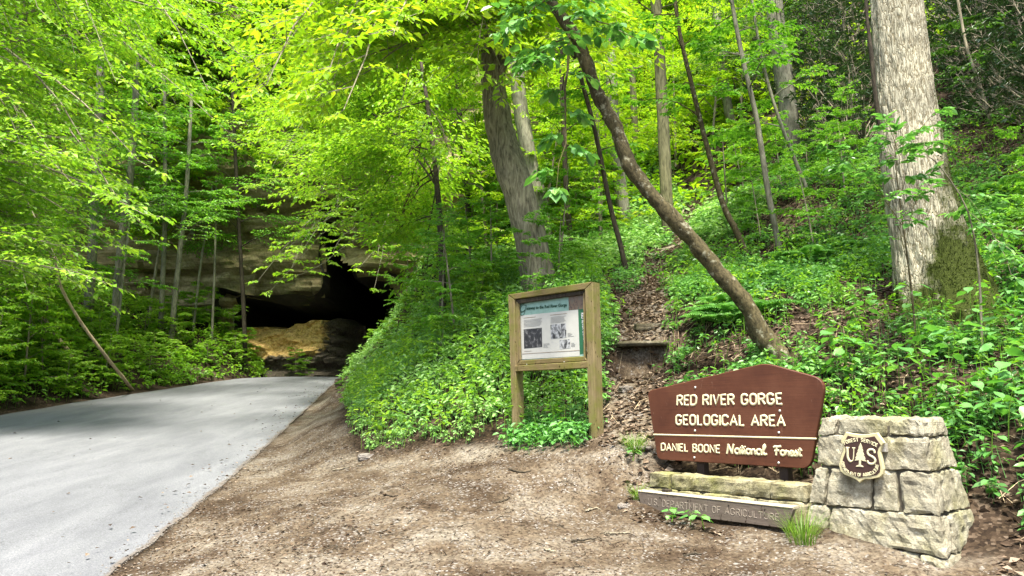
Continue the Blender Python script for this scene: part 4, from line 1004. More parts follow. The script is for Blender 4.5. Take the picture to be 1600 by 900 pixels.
def trunk_mesh(wood, pts, rads, seg=10, n=24, rough=.12, seed=0, flare=0, moss=None):
    q = spline(pts, n); r = np.interp(np.linspace(0, 1, n), np.linspace(0, 1, len(rads)), rads)
    if flare: r = r * (1 + flare * np.exp(-np.linspace(0, 1, n) * 14))
    t = 0.0
    tube(wood, q, r, seg, True, t, nrough=rough, seed=seed)
    return q, r
def tree(name, label, pts, rads, bark, leafm, seed, limbs=(), group=None, cat='tree', auto=None, seg=9, n=22, rough=.12, ls=.12, flare=.0, leafkw={}):
    """trunk along pts (first point is in the ground); limbs: (t on trunk, end point); auto: (count, t0, t1, length0, length1)"""
    rng = np.random.RandomState(seed); pts = [np.asarray(p, float) for p in pts]
    root = thing(name, label, cat, tuple(pts[0]), group)
    pts = [pts[0] - UP * .35] + pts
    rads = [rads[0]] + list(rads)
    w = MB(); q, r = trunk_mesh(w, pts, rads, seg, n, rough, seed, flare)
    part('trunk', w.mesh('trunk', True), bark, root)
    bw, lf = MB(), MB(); T = np.linspace(0, 1, len(q))
    def at(t): return np.array([np.interp(t, T, q[:, i]) for i in range(3)]), float(np.interp(t, T, r))
    LL = [(t, np.asarray(e, float), {}) if len(x) == 2 else (t, np.asarray(e, float), x[2]) for x in limbs for t, e in [x[:2]]]
    if auto:
        c, t0, t1, l0, l1 = auto[:5]; a0 = rng.uniform(0, 6.28)
        for k in range(c):
            t = t0 + (t1 - t0) * (k + rng.uniform(0, 1)) / c; az = a0 + k * 2.4 + rng.uniform(-.4, .4); L = (l0 + (l1 - l0) * (t - t0) / max(t1 - t0, 1e-6)) * rng.uniform(.7, 1.2)
            p, rr = at(t); LL.append((t, p + np.array([math.cos(az) * L, math.sin(az) * L, L * rng.uniform(-.05, .35)]), {}))
    for t, e, kw in LL:
        p, rr = at(t); L = np.linalg.norm(e - p)
        k = dict(sag=rng.uniform(.05, .25), ntw=int(np.clip(L * 5, 6, 20)), tl=np.clip(L * .38, .4, 1.3), ls=ls, r0=min(rr * .4, .010 + .006 * L), per=13); k.update(leafkw); k.update(kw)
        limb(rng, bw, lf, p, e, **k)
    if bw.n: part('branch', bw.mesh('branch'), bark, root)['kind'] = 'stuff'
    if lf.n: part('crown', lf.mesh('crown'), leafm, root)['kind'] = 'stuff'
    return root
def copy_tree(root, loc, rz=0, s=1.0, label=None, group=None, tilt=(0, 0)):
    c = root.copy(); COL.objects.link(c); c.location = loc; c.rotation_euler = (tilt[0], tilt[1], rz); c.scale = (s, s, s)
    if label: c['label'] = label
    if group: c['group'] = group
    for ch in list(root.children):
        d = ch.copy(); COL.objects.link(d); d.parent = c; d.matrix_parent_inverse = ch.matrix_parent_inverse.copy()
        for g2 in ch.children:
            e = g2.copy(); COL.objects.link(e); e.parent = d; e.matrix_parent_inverse = g2.matrix_parent_inverse.copy()
    return c
def PP(*q): return [P(*a) for a in q]
def gp(px, py, y0=4.5): return ground_px(px, py, y0)
def zone(rng, n, x0, x1, y0, y1, Y0, Y1):
    """end points of boughs spread through a part of the wood"""
    return [P(rng.uniform(x0, x1), rng.uniform(y0, y1), rng.uniform(Y0, Y1)) for _ in range(n)]

# ------------------------------------------------------------------ the big trees on the right
def big_tree():
    b = np.array(P(1462, 500, 10.2)); root = thing('tulip_tree', 'huge pale furrowed trunk with a mossy foot on the bank behind the stone pillar', 'tree', tuple(b))
    Yc = 10.3; path = spline([b - UP * .5, b, P(1446, 400, Yc), P(1424, 260, Yc), P(1411, 120, Yc + .1), P(1401, 0, Yc + .2), P(1388, -200, Yc + .5), P(1372, -420, Yc + .9)], 170)
    zr = path[:, 2] - b[2]; rad = .415 - .014 * zr + .14 * np.exp(-np.maximum(zr, -.2) / .40)
    seg = 132; th = np.arange(seg) / seg * 2 * math.pi
    # furrowed bark: long ridges that wander and fork
    u = th[None] * np.ones((170, 1)); zz_ = zr[:, None] * np.ones((1, seg))
    c = np.stack([np.cos(u) * 7, np.sin(u) * 7, zz_ * .9], -1); wv = fbm(c * .6, 3, 61) * 1.6
    rid = np.abs(np.sin(u * 20 + wv * 2.2 + fbm(np.stack([np.cos(u) * 2, np.sin(u) * 2, zz_ * 1.6], -1), 3, 62) * 2.5)) ** .7
    brk = fbm(np.stack([np.cos(u) * 9, np.sin(u) * 9, zz_ * 5], -1), 3, 63)
    but = np.cos(u * 5 + 1.0) * .16 * np.exp(-np.maximum(zz_, 0) / .5) + fbm(c * .22, 2, 64) * .05
    sdr = (np.cos(u - R(-25)) * .5 + .5) ** 3
    rr = rad[:, None] * (1 + but) + .44 * sdr * np.exp(-np.maximum(zz_, -.3) / 1.15) + (rid - .5) * (.034 - .012 * sstep(1, 5, zz_)) + brk * .012
    V = np.stack([path[:, None, 0] + np.cos(u) * rr, path[:, None, 1] + np.sin(u) * rr, path[:, None, 2] * np.ones_like(u)], -1)
    i = np.arange(169)[:, None] * seg; j = np.arange(seg)[None]; k = (j + 1) % seg
    F = np.stack([i + j, i + k, i + seg + k, i + seg + j], -1).reshape(-1, 4)
    # moss climbs the foot, most on the right
    side = np.cos(u - R(-20)) * .5 + .5
    ms = np.clip(1.08 - zz_ / (.85 + 3.2 * side ** 3), -.4, .66) + .18 * side
    ms = ms + .42 * fbm(np.stack([np.cos(u) * 1.6, np.sin(u) * 1.6, zz_ * 1.5], -1), 4, 66) * sstep(2.6, .9, zz_)
    tf = ms.ravel()[F].mean(1)
    part('trunk', mesh_np('trunk', V.reshape(-1, 3), F, tf, True), M_BARKB, root)
    rm_ = np.random.RandomState(44); k = rm_.choice(len(F), 6000, p=(lambda q: q / q.sum())(np.clip(tf - .08, 0, 1) ** 1.3 + 1e-9)); cpos = V.reshape(-1, 3)[F[k]].mean(1) + rm_.normal(0, .012, (6000, 3))
    outw = nrm(cpos - np.stack([np.interp(cpos[:, 2], path[:, 2], path[:, 0]), np.interp(cpos[:, 2], path[:, 2], path[:, 1]), cpos[:, 2]], -1)); mo = MB()
    leaves(mo, cpos, outw + rm_.normal(0, .45, (6000, 3)) + UP * .35, nrm(rm_.normal(0, 1, (6000, 3))), rm_.uniform(.015, .04, 6000), .5, np.clip(rm_.normal(.42, .2, 6000) + .3 * fbm(cpos * 5, 3, 67), 0, 1), rm_, rich=False)
    part('moss', mo.mesh('moss'), M_MOSS, root)['kind'] = 'stuff'
    # a dead vine down the left edge
    mb = MB(); vp = [P(1352, -60, 9.86), P(1354, 20, 9.86), P(1358, 55, 9.86), P(1362, 90, 9.86), P(1368, 150, 9.88), P(1376, 200, 9.9)]
    tube(mb, spline(vp, 24), np.linspace(.02, .035, 24), 6, True, 0, nrough=.2); part('vine', mb.mesh('vine', True), M_BARKD, root)
    rng = np.random.RandomState(5); bw, lf = MB(), MB(); top = path[-1]
    for k in range(14):
        az = k * 2.4; L = rng.uniform(3, 5.5); limb(rng, bw, lf, top - UP * rng.uniform(0, 1.2), top + np.array([math.cos(az) * L, math.sin(az) * L, rng.uniform(.6, 2.8)]), ntw=16, tl=1.4, ls=.15, r0=.06)
    part('branch', bw.mesh('branch'), M_BARKB, root)['kind'] = 'stuff'; part('crown', lf.mesh('crown'), M_GRN, root)['kind'] = 'stuff'
big_tree()

LB = gp(1222, 566)
def lean(px, py, k): return P(px, py, LB[1] + k)
_lp = [(1218, 557), (1194, 529), (1171, 484), (1140, 445), (1110, 410), (1077, 370), (1045, 335), (1010, 295), (985, 260), (972, 230), (960, 195), (937, 155), (925, 125), (915, 95), (897, 55), (872, 18), (850, -20), (800, -130)]
tree('leaning_tree', 'crooked brown trunk leaning far to the left over the trail above the brown sign', [LB] + [lean(a, b, .04 * i) for i, (a, b) in enumerate(_lp)],
     [.17, .145, .125, .114, .112, .108, .106, .103, .10, .097, .095, .094, .092, .09, .088, .085, .08, .075, .07], M_BARKL, M_HERB, 21, seg=20, n=110, rough=.20, flare=.4, ls=.17,
     limbs=[(.84, P(830, 105, 9.2), dict(ntw=7, tl=.5, per=6, rich=True, lw=.72)), (.86, P(870, 290, 9.0), dict(ntw=8, tl=.45, per=5, rich=True, sag=.1, lw=.72)), (.88, P(990, 60, 9.4), dict(ntw=7, tl=.5, per=5, rich=True, lw=.7)), (.95, P(905, 20, 9.0), dict(ntw=8, tl=.6, per=6, rich=True, lw=.7)),
            (.93, P(810, 40, 9.5), dict(ntw=8, tl=.6, per=6, rich=True)), (.97, P(700, -60, 10), {}), (.99, P(860, -180, 9), {}), (.98, P(1000, -120, 10), {})])

rz_ = np.random.RandomState(77)
TB = gp(845, 450, 10)
yt = TB[1]
tree('twin_trunk_tree', 'stout grey forked trunk standing behind the information board', [TB, P(838, 420, yt), P(824, 350, yt), P(802, 275, yt), P(781, 200, yt + .1), P(769, 120, yt + .2), P(765, 40, yt + .3), P(752, -80, yt + .4), P(735, -220, yt + .5)],
     [.40, .35, .325, .31, .315, .28, .22, .18, .15, .11], M_BARK, M_YEL, 31, seg=20, n=60, rough=.10, flare=.35, ls=.165, leafkw=dict(base_t=.62),
     limbs=[(.62, P(808, 60, yt), dict(r0=.13, ntw=6, start=.8, sag=0)), (.62, P(818, -90, yt), dict(r0=.15, start=.8, sag=.02))] + [(rz_.uniform(.72, .98), e) for e in zone(rz_, 46, 390, 800, -50, 190, yt - 5, yt + 2)] + [(rz_.uniform(.8, .98), e) for e in zone(rz_, 16, 760, 1010, -60, 120, yt - 3, yt + 3)])
TC = gp(850, 400, 12); yc = max(TC[1], yt + .9)
tree('tree', 'straight pale grey trunk just right of the stout forked trunk', [TC, P(846, 330, yc), P(832, 270, yc), P(820, 210, yc), P(811, 150, yc), P(806, 60, yc), P(800, -60, yc), P(795, -200, yc)],
     [.27, .25, .24, .235, .23, .22, .2, .16], M_BARKP, M_YEL, 32, seg=14, n=44, rough=.07, flare=.3, ls=.13, leafkw=dict(base_t=.6),
     limbs=[(rz_.uniform(.7, .98), e) for e in zone(rz_, 20, 560, 950, -60, 190, yc - 2, yc + 5)])

def slim(label, pix, w0, w1, bark, leafm, seed, auto=(12, .45, 1, 1.6, .8), y0=6, Y=None, name='tree', ls=.12, limbs=(), top=True, group=None, leafkw={}):
    """slender forest tree: pix from the foot up; w in photo pixels"""
    g = gp(pix[0][0], pix[0][1], y0); Yg = g[1] if Y is None else Y
    if Y is not None: q = P(pix[0][0], pix[0][1], Y); g = np.array([q[0], q[1], gz(q[0], q[1])])
    pts = [g] + [P(a, b, Yg + .25 * i * .3) for i, (a, b) in enumerate(pix[1:])]
    return tree(name, label, pts, list(np.linspace(w0, w1, len(pts)) * .5 * Yg / 1155), bark, leafm, seed, auto=auto, seg=8, n=26, rough=.06, ls=ls, limbs=limbs, group=group, leafkw=leafkw)
slim('tall straight grey-green trunk rising behind the leaning tree', [(1045, 372), (1040, 280), (1034, 150), (1026, 20), (1020, -90)], 21, 17, M_BARKG, M_YEL, 41, (10, .75, 1, 2.5, 1.5), 13)
slim('pale trunk with a slight bend left of the tall straight trunk', [(975, 345), (965, 260), (958, 180), (955, 100), (955, -20), (952, -100)], 22, 18, M_BARKP, M_YEL, 42, (14, .55, 1, 3, 1.5), 16)
slim('thin blackish sapling leaning left behind the information board', [(979, 432), (970, 385), (953, 320), (930, 205), (905, 110), (888, 20), (880, -50)], 9, 6, M_BARKD, M_GRN, 43, (9, .5, 1, 1.2, .8), 10)
slim('slim dark tree between the forked trunk and the leaning tree', [(893, 392), (885, 300), (880, 180), (876, 60), (874, -40)], 10, 7, M_BARKD, M_YEL, 44, (12, .4, 1, 1.8, 1), 12)
slim('slim grey tree to the left of the stout forked trunk', [(737, 372), (732, 330), (722, 230), (715, 140), (710, 40), (705, -60)], 11, 8, M_BARKD, M_YEL, 45, (14, .35, 1, 2.6, 1.2), 12)
slim('slender pale sapling curving up from beside the big tree', [(1218, 392), (1200, 300), (1182, 185), (1160, 90), (1143, 0), (1135, -60)], 10, 6, M_BARKP, M_GRN, 46, (9, .55, 1, 1.6, .8), 9)
slim('slender lichen-spotted sapling leaning left above the ferns', [(1168, 405), (1150, 360), (1130, 320), (1105, 230), (1080, 130), (1060, 40), (1050, -50)], 11, 6, M_BARKL, M_GRN, 47, (9, .55, 1, 1.6, .8), 9)
slim('pale trunk high on the hillside above the slender saplings', [(1142, 200), (1132, 130), (1122, 55), (1116, -40)], 15, 12, M_BARKP, M_YEL, 48, (14, .4, 1, 3.2, 1.6), 18)
slim('thick pale trunk in the dark leaves at the top of the hillside', [(1240, 240), (1226, 130), (1213, 40), (1204, -50)], 32, 26, M_BARKP, M_DRK, 49, (10, .6, 1, 3, 2), 14)
slim('thin stem slanting left beside the dark leathery bushes', [(1262, 300), (1238, 240), (1212, 170), (1190, 90), (1175, 0)], 7, 4, M_BARKP, M_GRN, 50, (7, .5, 1, 1.2, .7), 10)
slim('thin bent stem on the slope to the right of the big tree', [(1548, 190), (1530, 130), (1512, 80), (1500, 20), (1490, -40)], 6, 4, M_BARK, M_DRK, 51, (7, .4, 1, 1.3, .7), 9)
slim('far slim trunk in the yellow leaves between the two pale trunks', [(995, 250), (990, 160), (986, 60), (985, -40)], 12, 9, M_BARKG, M_YEL, 52, (14, .3, 1, 3, 1.6), 18)

# ------------------------------------------------------------------ trees left of the road, on the bank under the cliff
slim('slim pale trunk at the right end of the left bank, leaning right', [(268, 516), (276, 440), (285, 360), (291, 300), (296, 220), (300, 140)], 9, 5, M_BARKP, M_GRN, 61, (16, .42, 1, 3.2, 1.4), 20, Y=33.5, ls=.15)
slim('straight pale stem left of the leaning slim trunk on the left bank', [(255, 448), (257, 370), (258, 290), (258, 200), (256, 120)], 8, 5, M_BARKP, M_GRN, 62, (16, .45, 1, 3, 1.4), 20, Y=34, ls=.15)
slim('thicker pale grey trunk in the middle of the left bank', [(184, 445), (190, 380), (198, 320), (206, 250), (212, 150), (215, 40)], 14, 9, M_BARKP, M_GRN, 63, (20, .38, 1, 3.6, 1.6), 20, Y=32.5, ls=.15)
slim('whip-thin stem nearest the tunnel on the left bank', [(333, 490), (335, 430), (337, 350), (338, 280)], 4, 3, M_BARKP, M_GRN, 64, (8, .7, 1, 1.8, .8), 20, Y=34.8, ls=.14)
slim('whip-thin stem leaning right in front of the tan cliff', [(304, 472), (314, 410), (324, 350), (332, 290)], 4, 3, M_BARKP, M_GRN, 65, (8, .7, 1, 1.8, .8), 20, Y=35, ls=.14)
slim('thin double-bent stem low on the left bank', [(182, 522), (188, 470), (196, 400), (204, 330)], 5, 3, M_BARKP, M_GRN, 66, (9, .6, 1, 1.8, .9), 18, Y=31, ls=.14)
slim('thin stem leaning right between the two straight pale stems', [(236, 442), (248, 395), (262, 345), (270, 290)], 5, 3, M_BARK, M_GRN, 67, (8, .65, 1, 1.6, .8), 20, Y=34.5, ls=.14)
slim('tall pale trunk half hidden in leaves high at the upper left', [(140, 470), (148, 330), (156, 160), (160, 20), (160, -80)], 15, 11, M_BARKP, M_GRN, 68, (26, .3, 1, 4, 2), 22, Y=31, ls=.15)
slim('grey trunk at the far left behind the overhanging leaves', [(15, 470), (22, 300), (30, 130), (34, 0), (36, -90)], 22, 15, M_BARK, M_GRN, 69, (26, .3, 1, 4, 2), 20, Y=27, ls=.15)
slim('slender stem at the left end of the tunnel opening', [(384, 570), (380, 470), (372, 330), (366, 200), (362, 80)], 7, 5, M_BARKD, M_GRN, 70, (22, .5, 1, 3.4, 1.6), 24, Y=35.5, ls=.15)
slim('dark slim tree over the tunnel on top of the rock brow', [(600, 440), (590, 330), (575, 220), (562, 120), (552, 10)], 9, 6, M_BARKD, M_LIME, 71, (22, .52, 1, 3.2, 1.8), 20, ls=.15)
# near boughs
r1 = np.random.RandomState(81)
TA = np.array([-15.8, 15.5, gz(-15.8, 15.5)])
tree('overhanging_beech', 'leafy tree at the left edge whose long boughs reach over the road', [TA, TA + [.3, .3, 4], TA + [.7, .5, 8], TA + [1.1, .7, 13], TA + [1.2, 1, 16]], [.3, .26, .22, .15, .06], M_BARK, M_LIME, 82, seg=12, n=30, ls=.15, leafkw=dict(base_t=.55, tl=1.6, ntw=22, lw=.62),
     limbs=[(r1.uniform(.3, .55), e) for e in zone(r1, 10, -60, 140, 300, 450, 14, 18)] + [(r1.uniform(.42, .7), e) for e in zone(r1, 14, -60, 190, 170, 330, 14, 18)] + [(r1.uniform(.6, .98), e) for e in zone(r1, 18, -60, 340, -40, 180, 14, 19)] + [(.55, P(225, 335, 14.5)), (.6, P(215, 250, 15)), (.5, P(165, 380, 16))])
TD = np.array([-19.5, 24, gz(-19.5, 24)])
tree('beech', 'second leafy tree behind the overhanging one at the left edge', [TD, TD + [.3, .2, 4], TD + [.5, .5, 9], TD + [.4, .7, 14], TD + [.4, 1, 18]], [.24, .2, .17, .12, .05], M_BARK, M_LIME, 83, seg=10, n=30, ls=.19, leafkw=dict(base_t=.6, tl=1.7, ntw=20, lw=.62),
     limbs=[(r1.uniform(.25, .5), e) for e in zone(r1, 14, -80, 110, 360, 530, 21, 26)] + [(r1.uniform(.4, .7), e) for e in zone(r1, 18, -60, 200, 190, 380, 21, 27)] + [(r1.uniform(.6, .98), e) for e in zone(r1, 26, -60, 460, -40, 230, 21, 28)])
TE = gp(692, 520, 10); r2 = np.random.RandomState(84)
tree('maple', 'bushy young maple on the bank reaching out over the tunnel mouth', [TE, TE + [-.2, 1.5, 2.5], TE + [-.6, 3.0, 5.5], TE + [-1.2, 4.5, 9], TE + [-1.8, 5.5, 12], TE + [-2.2, 6, 17]], [.085, .075, .06, .05, .035, .015], M_BARKD, M_LIME, 85, seg=8, n=26, ls=.16, leafkw=dict(base_t=.75, tl=1.4, ntw=20),
     limbs=[(r2.uniform(.25, .45), e) for e in zone(r2, 5, 600, 700, 330, 440, TE[1] + 1, TE[1] + 7)] + [(r2.uniform(.4, .7), e) for e in zone(r2, 16, 430, 720, 210, 370, TE[1] + 2, TE[1] + 10)] + [(r2.uniform(.6, .98), e) for e in zone(r2, 18, 380, 760, 80, 260, TE[1] + 2, TE[1] + 10)])
TF = gp(640, 430, 20); r2 = np.random.RandomState(86)
tree('maple', 'young maple beside the tunnel whose lowest bough hangs across the black opening', [TF, TF + [-.3, -.4, 2.5], TF + [-.9, -.8, 5.5], TF + [-1.3, -1.0, 9], TF + [-1.6, -1, 12]], [.14, .12, .09, .06, .02], M_BARKP, M_LIME, 87, seg=8, n=26, ls=.19, leafkw=dict(base_t=.65, tl=1.5, ntw=18),
     limbs=[(.5, P(432, 410, 29)), (.52, P(402, 440, 29.5), dict(ntw=16, tl=1.2)), (.48, P(470, 395, 28)), (.47, P(440, 440, 29), dict(ntw=14, tl=1.0)), (.46, P(415, 462, 29.2), dict(ntw=14, tl=.9)), (.5, P(455, 420, 28.5), dict(ntw=14, tl=1.0)), (.5, P(520, 395, 29), dict(ntw=16, tl=1.1)), (.46, P(560, 420, 29.5), dict(ntw=14, tl=.9)), (.5, P(590, 400, 28.5), dict(ntw=14, tl=1.0)), (.44, P(585, 450, 29), dict(ntw=12, tl=.8))] + [(r2.uniform(.5, .75), e) for e in zone(r2, 6, 390, 560, 270, 350, 26, 31)] + [(r2.uniform(.6, .98), e) for e in zone(r2, 20, 340, 640, 100, 310, 26, 33)])

# ------------------------------------------------------------------ saplings: a few kinds, copied
def proto(name, label, group, H, seed, leafm, bark, auto, ls, kw={}):
    z = np.zeros(3); r = np.random.RandomState(seed); b = r.uniform(-.06, .06, 2) * H
    return tree(name, label, [z, [b[0] * .4, b[1] * .4, H * .35], [b[0], b[1], H * .7], [b[0] * 1.6, b[1] * 1.6, H]], [.011 * H, .009 * H, .006 * H, .003], bark, leafm, seed, auto=auto, seg=6, n=12, rough=.05, ls=ls, group=group, leafkw=kw)
def fine(root): return root
PR = []
for k in range(4):
    PR.append(proto('sapling', 'x', 'x', 4.2, 100 + k, M_YEL, M_BARK, (15, .22, 1, 1.6, .6), .12, dict(base_t=.55)))
PRG = [proto('sapling', 'x', 'x', 3.0, 110 + k, M_GRN, M_BARK, (13, .2, 1, 1.2, .5), .11, dict(base_t=.55)) for k in range(3)]
PRL = [proto('sapling', 'x', 'x', 3.2, 115 + k, M_LIME, M_BARK, (14, .2, 1, 1.3, .5), .14, dict(base_t=.6)) for k in range(2)]
PRT = [proto('tree', 'x', 'x', 12.0, 120 + k, M_YEL, M_BARKP, (34, .2, 1, 3.6, 1.4), .24, dict(base_t=.5)) for k in range(3)]
PRB = [proto('shrub', 'x', 'x', 1.3, 130 + k, M_LIME, M_BARK, (12, .1, 1, .75, .35), .085, dict(ntw=8, tl=.3, base_t=.6)) for k in range(3)]
def where(px, py, kind):
    if kind == 'hill':
        s = 'left of the slim grey tree' if px < 722 else 'before the stout forked trunk' if px < 830 else 'between the forked trunk and the leaning tree' if px < 960 else 'beside the tall straight trunk' if px < 1075 else 'among the slender saplings' if px < 1215 else 'left of the big furrowed trunk' if px < 1400 else 'right of the big furrowed trunk'
        h = 'high up' if py < 170 else 'halfway up' if py < 300 else 'lower down'
    elif kind == 'bank':
        s = 'at the far left' if px < 55 else 'around the leaning dead trunk' if px < 140 else 'under the slim pale trunks' if px < 280 else 'near the tunnel mouth'; h = 'up the bank' if py < 545 else 'by the road'
    else:
        s = 'at the far left' if px < 120 else 'behind the slim pale trunks' if px < 290 else 'over the tan rock' if px < 450 else 'over the tunnel mouth'; h = 'on the high ledges' if py < 60 else 'on the middle ledges' if py < 220 else 'on the low ledges'
    return h + ' ' + s
def scatter(protos, n, region, label, group, rng, s0, s1, minY=0, avoid=.9, accept=None, d=.8):
    """region: photo polygon whose ground the plants stand on"""
    out = []; tries = 0
    xs = [q[0] for q in region]; ys_ = [q[1] for q in region]
    while len(out) < n and tries < n * 40:
        tries += 1; px, py = rng.uniform(min(xs), max(xs)), rng.uniform(min(ys_), max(ys_))
        if not in_poly(np.array([px]), np.array([py]), region)[0]: continue
        g = gp(px, py, max(6, minY)); 
        if g[1] < minY or trail_d(g[:1], g[1:2])[0] < avoid: continue
        if any((g[0] - q[0]) ** 2 + (g[1] - q[1]) ** 2 < d * d for q in out): continue
        out.append(g); pr = protos[len(out) % len(protos)]
        copy_tree(pr, tuple(g - [0, 0, .03]), rng.uniform(0, 6.28), rng.uniform(s0, s1), label + ' ' + where(px, py, 'bank' if 'left bank' in group else 'hill'), group, (rng.normal(0, .06), rng.normal(0, .06)))
    return out
rs = np.random.RandomState(9)
G1 = 'yellow-green saplings on the hillside'; L1 = 'yellow-green sapling'
scatter(PR, 46, [(640, 430), (700, 330), (850, 200), (980, 60), (1180, 20), (1200, 180), (1100, 260), (960, 330), (900, 400), (740, 440)], L1, G1, rs, .7, 1.5, 14, 1.2, d=1.2)
G2 = 'small green saplings in the herbs'; L2 = 'small green sapling'
scatter(PRG, 14, [(620, 450), (780, 400), (960, 380), (990, 430), (940, 440), (760, 520), (640, 540)], L2, G2, rs, .5, .9, 9, 1.3, d=1.0)
scatter(PRG, 16, [(1080, 300), (1200, 200), (1330, 200), (1360, 330), (1250, 420), (1120, 350)], L2, G2, rs, .4, .8, 10, 1.3, d=1.2)
scatter(PRG, 9, [(1540, 420), (1660, 200), (1700, 500), (1600, 520)], L2, G2, rs, .35, .6, 8, 1.3, d=1.0)
G3 = 'tall trees closing the hilltop'; L3 = 'leafy hilltop tree'
scatter(PRT, 22, [(740, 250), (830, 60), (980, -20), (1280, -60), (1300, 20), (1120, 120), (900, 230)], L3, G3, rs, .7, 1.2, 26, .5, d=2.0)
G4 = 'saplings along the left bank'; L4 = 'leafy lime-green sapling on the left bank'
scatter(PRL, 16, [(-120, 610), (-60, 480), (60, 470), (130, 490), (130, 560), (90, 600)], L4, G4, rs, .5, 1.1, 18, 0, d=1.0)
G5 = 'shrubs along the left bank'; L5 = 'low bushy shrub on the left bank'
scatter(PRB, 36, [(-120, 636), (-60, 560), (200, 500), (372, 500), (378, 572), (240, 596), (0, 634)], L5, G5, rs, .7, 1.4, 18, 0, d=.7)
G6 = 'shrubs on the green bank'; L6 = 'low bushy shrub on the green bank'
scatter(PRB, 14, [(575, 560), (590, 510), (700, 450), (800, 460), (790, 540), (690, 560), (600, 580)], L6, G6, rs, .4, .7, 8, 0, d=.8)
G9 = 'bushes on the yellow rock ledge'; L9 = 'green bush growing on the low rock ledge under the tunnel roof'
for k, (px, py, Y, s) in enumerate([(388, 545, 37.2, .9), (400, 582, 37.0, .6), (462, 566, 37.4, .8), (478, 578, 37.0, .7), (378, 575, 36.8, 1.0), (365, 550, 36.6, 1.1)]):
    copy_tree(PRB[k % 3], tuple(P(px, py, Y) - [0, 0, .3]), rs.uniform(0, 6), s, L9, G9)
# trees on the brow above the cliff and off to the left, closing the view
G7 = 'trees on the cliff ledges'; L7 = 'leafy cliff tree'
for k in range(64):
    px = rs.uniform(-120, 700); x = (px - 800) / 1155 * 36; z = rs.uniform(13, 22) if 270 < px < 660 else rs.uniform(6.5, 22)
    y = float(cliff_y(np.array([x]), np.array([z]))[0]) - .1
    copy_tree(PRT[k % 3] if k % 3 else PR[k % 4], (x, y, z), rs.uniform(0, 6.28), rs.uniform(.55, 1.0) if k % 3 else rs.uniform(.9, 1.6), L7 + ' ' + where(px, 450 - (z + 1.6 - 1.4 - .15 * 36) * 1155 / 36, 'cliff'), G7, (rs.uniform(.1, .35), 0))
for pr_ in PR + PRG + PRT + PRB:                      # the models themselves take a place in the wood, out on the slope
    pass
ALLPR = PR + PRG + PRL + PRT + PRB
# slope shrubs with long dark leathery leaves
def rhodo(seed):
    rng = np.random.RandomState(seed); root = thing('rhododendron', 'x', 'shrub'); w, lf = MB(), MB()
    for k in range(26):
        az = rng.uniform(0, 6.28); L = rng.uniform(.8, 2.4); h = rng.uniform(.6, 2.4); e = np.array([math.cos(az) * L * .7, math.sin(az) * L * .7, h])
        pts = spline([np.zeros(3), e * .4 + rng.normal(0, .1, 3), e * .8 + rng.normal(0, .12, 3), e], 8); tube(w, pts, np.linspace(.022, .006, 8), 5, False)
        for q in range(6):
            c = pts[-1 - q // 2] + rng.normal(0, .22, 3); prisms(w, pts[-2 - q // 2][None], c[None], .006, .004); m = 9
            a = np.arange(m) / m * 6.28 + rng.uniform(0, 6); el = rng.uniform(-.5, .45, m); D = np.stack([np.cos(a) * np.cos(el), np.sin(a) * np.cos(el), np.sin(el)], -1)
            leaves(lf, np.repeat(c[None], m, 0), D, UP + rng.normal(0, .3, (m, 3)), rng.uniform(.10, .19, m), .28, np.clip(rng.normal(.5, .25, m), 0, 1), rng, rich=True, droop=.15)
    part('stem', w.mesh('stem'), M_BARK, root)['kind'] = 'stuff'; part('foliage', lf.mesh('foliage'), M_RHO, root)['kind'] = 'stuff'; return root
RH = [rhodo(140 + k) for k in range(3)]
G8 = 'dark leathery shrubs at the upper right'; L8 = 'dark leathery-leaved shrub'
scatter(RH, 22, [(1180, 170), (1230, -20), (1345, -30), (1380, 240), (1300, 260)], L8, G8, rs, .7, 1.2, 11, .5, d=1.1)
scatter(RH, 26, [(1465, -40), (1700, -60), (1720, 200), (1600, 210), (1500, 160)], L8, G8, rs, .7, 1.1, 11, .5, d=1.1)
for k, o in enumerate(ALLPR + RH):                     # the first of each kind stands in the wood too
    grp = (G3, L3) if o in PRT else (G8, L8) if o in RH else (G6, L6) if o in PRB else (G1, L1) if o in PR + PRL else (G2, L2)
    px, py = ((rs.uniform(900, 1150), rs.uniform(20, 120)) if o in PRT else (rs.uniform(1500, 1590), rs.uniform(20, 150)) if o in RH else (rs.uniform(640, 760), rs.uniform(470, 530)) if o in PRB else (rs.uniform(760, 960), rs.uniform(300, 400)))
    g = gp(px, py, 8); o.location = g; o['label'] = grp[1] + ' ' + where(px, py, 'hill'); o['group'] = grp[0]; o.rotation_euler = (0, 0, rs.uniform(0, 6.28))
    if o in PRB: o.scale = (.7, .7, .7)

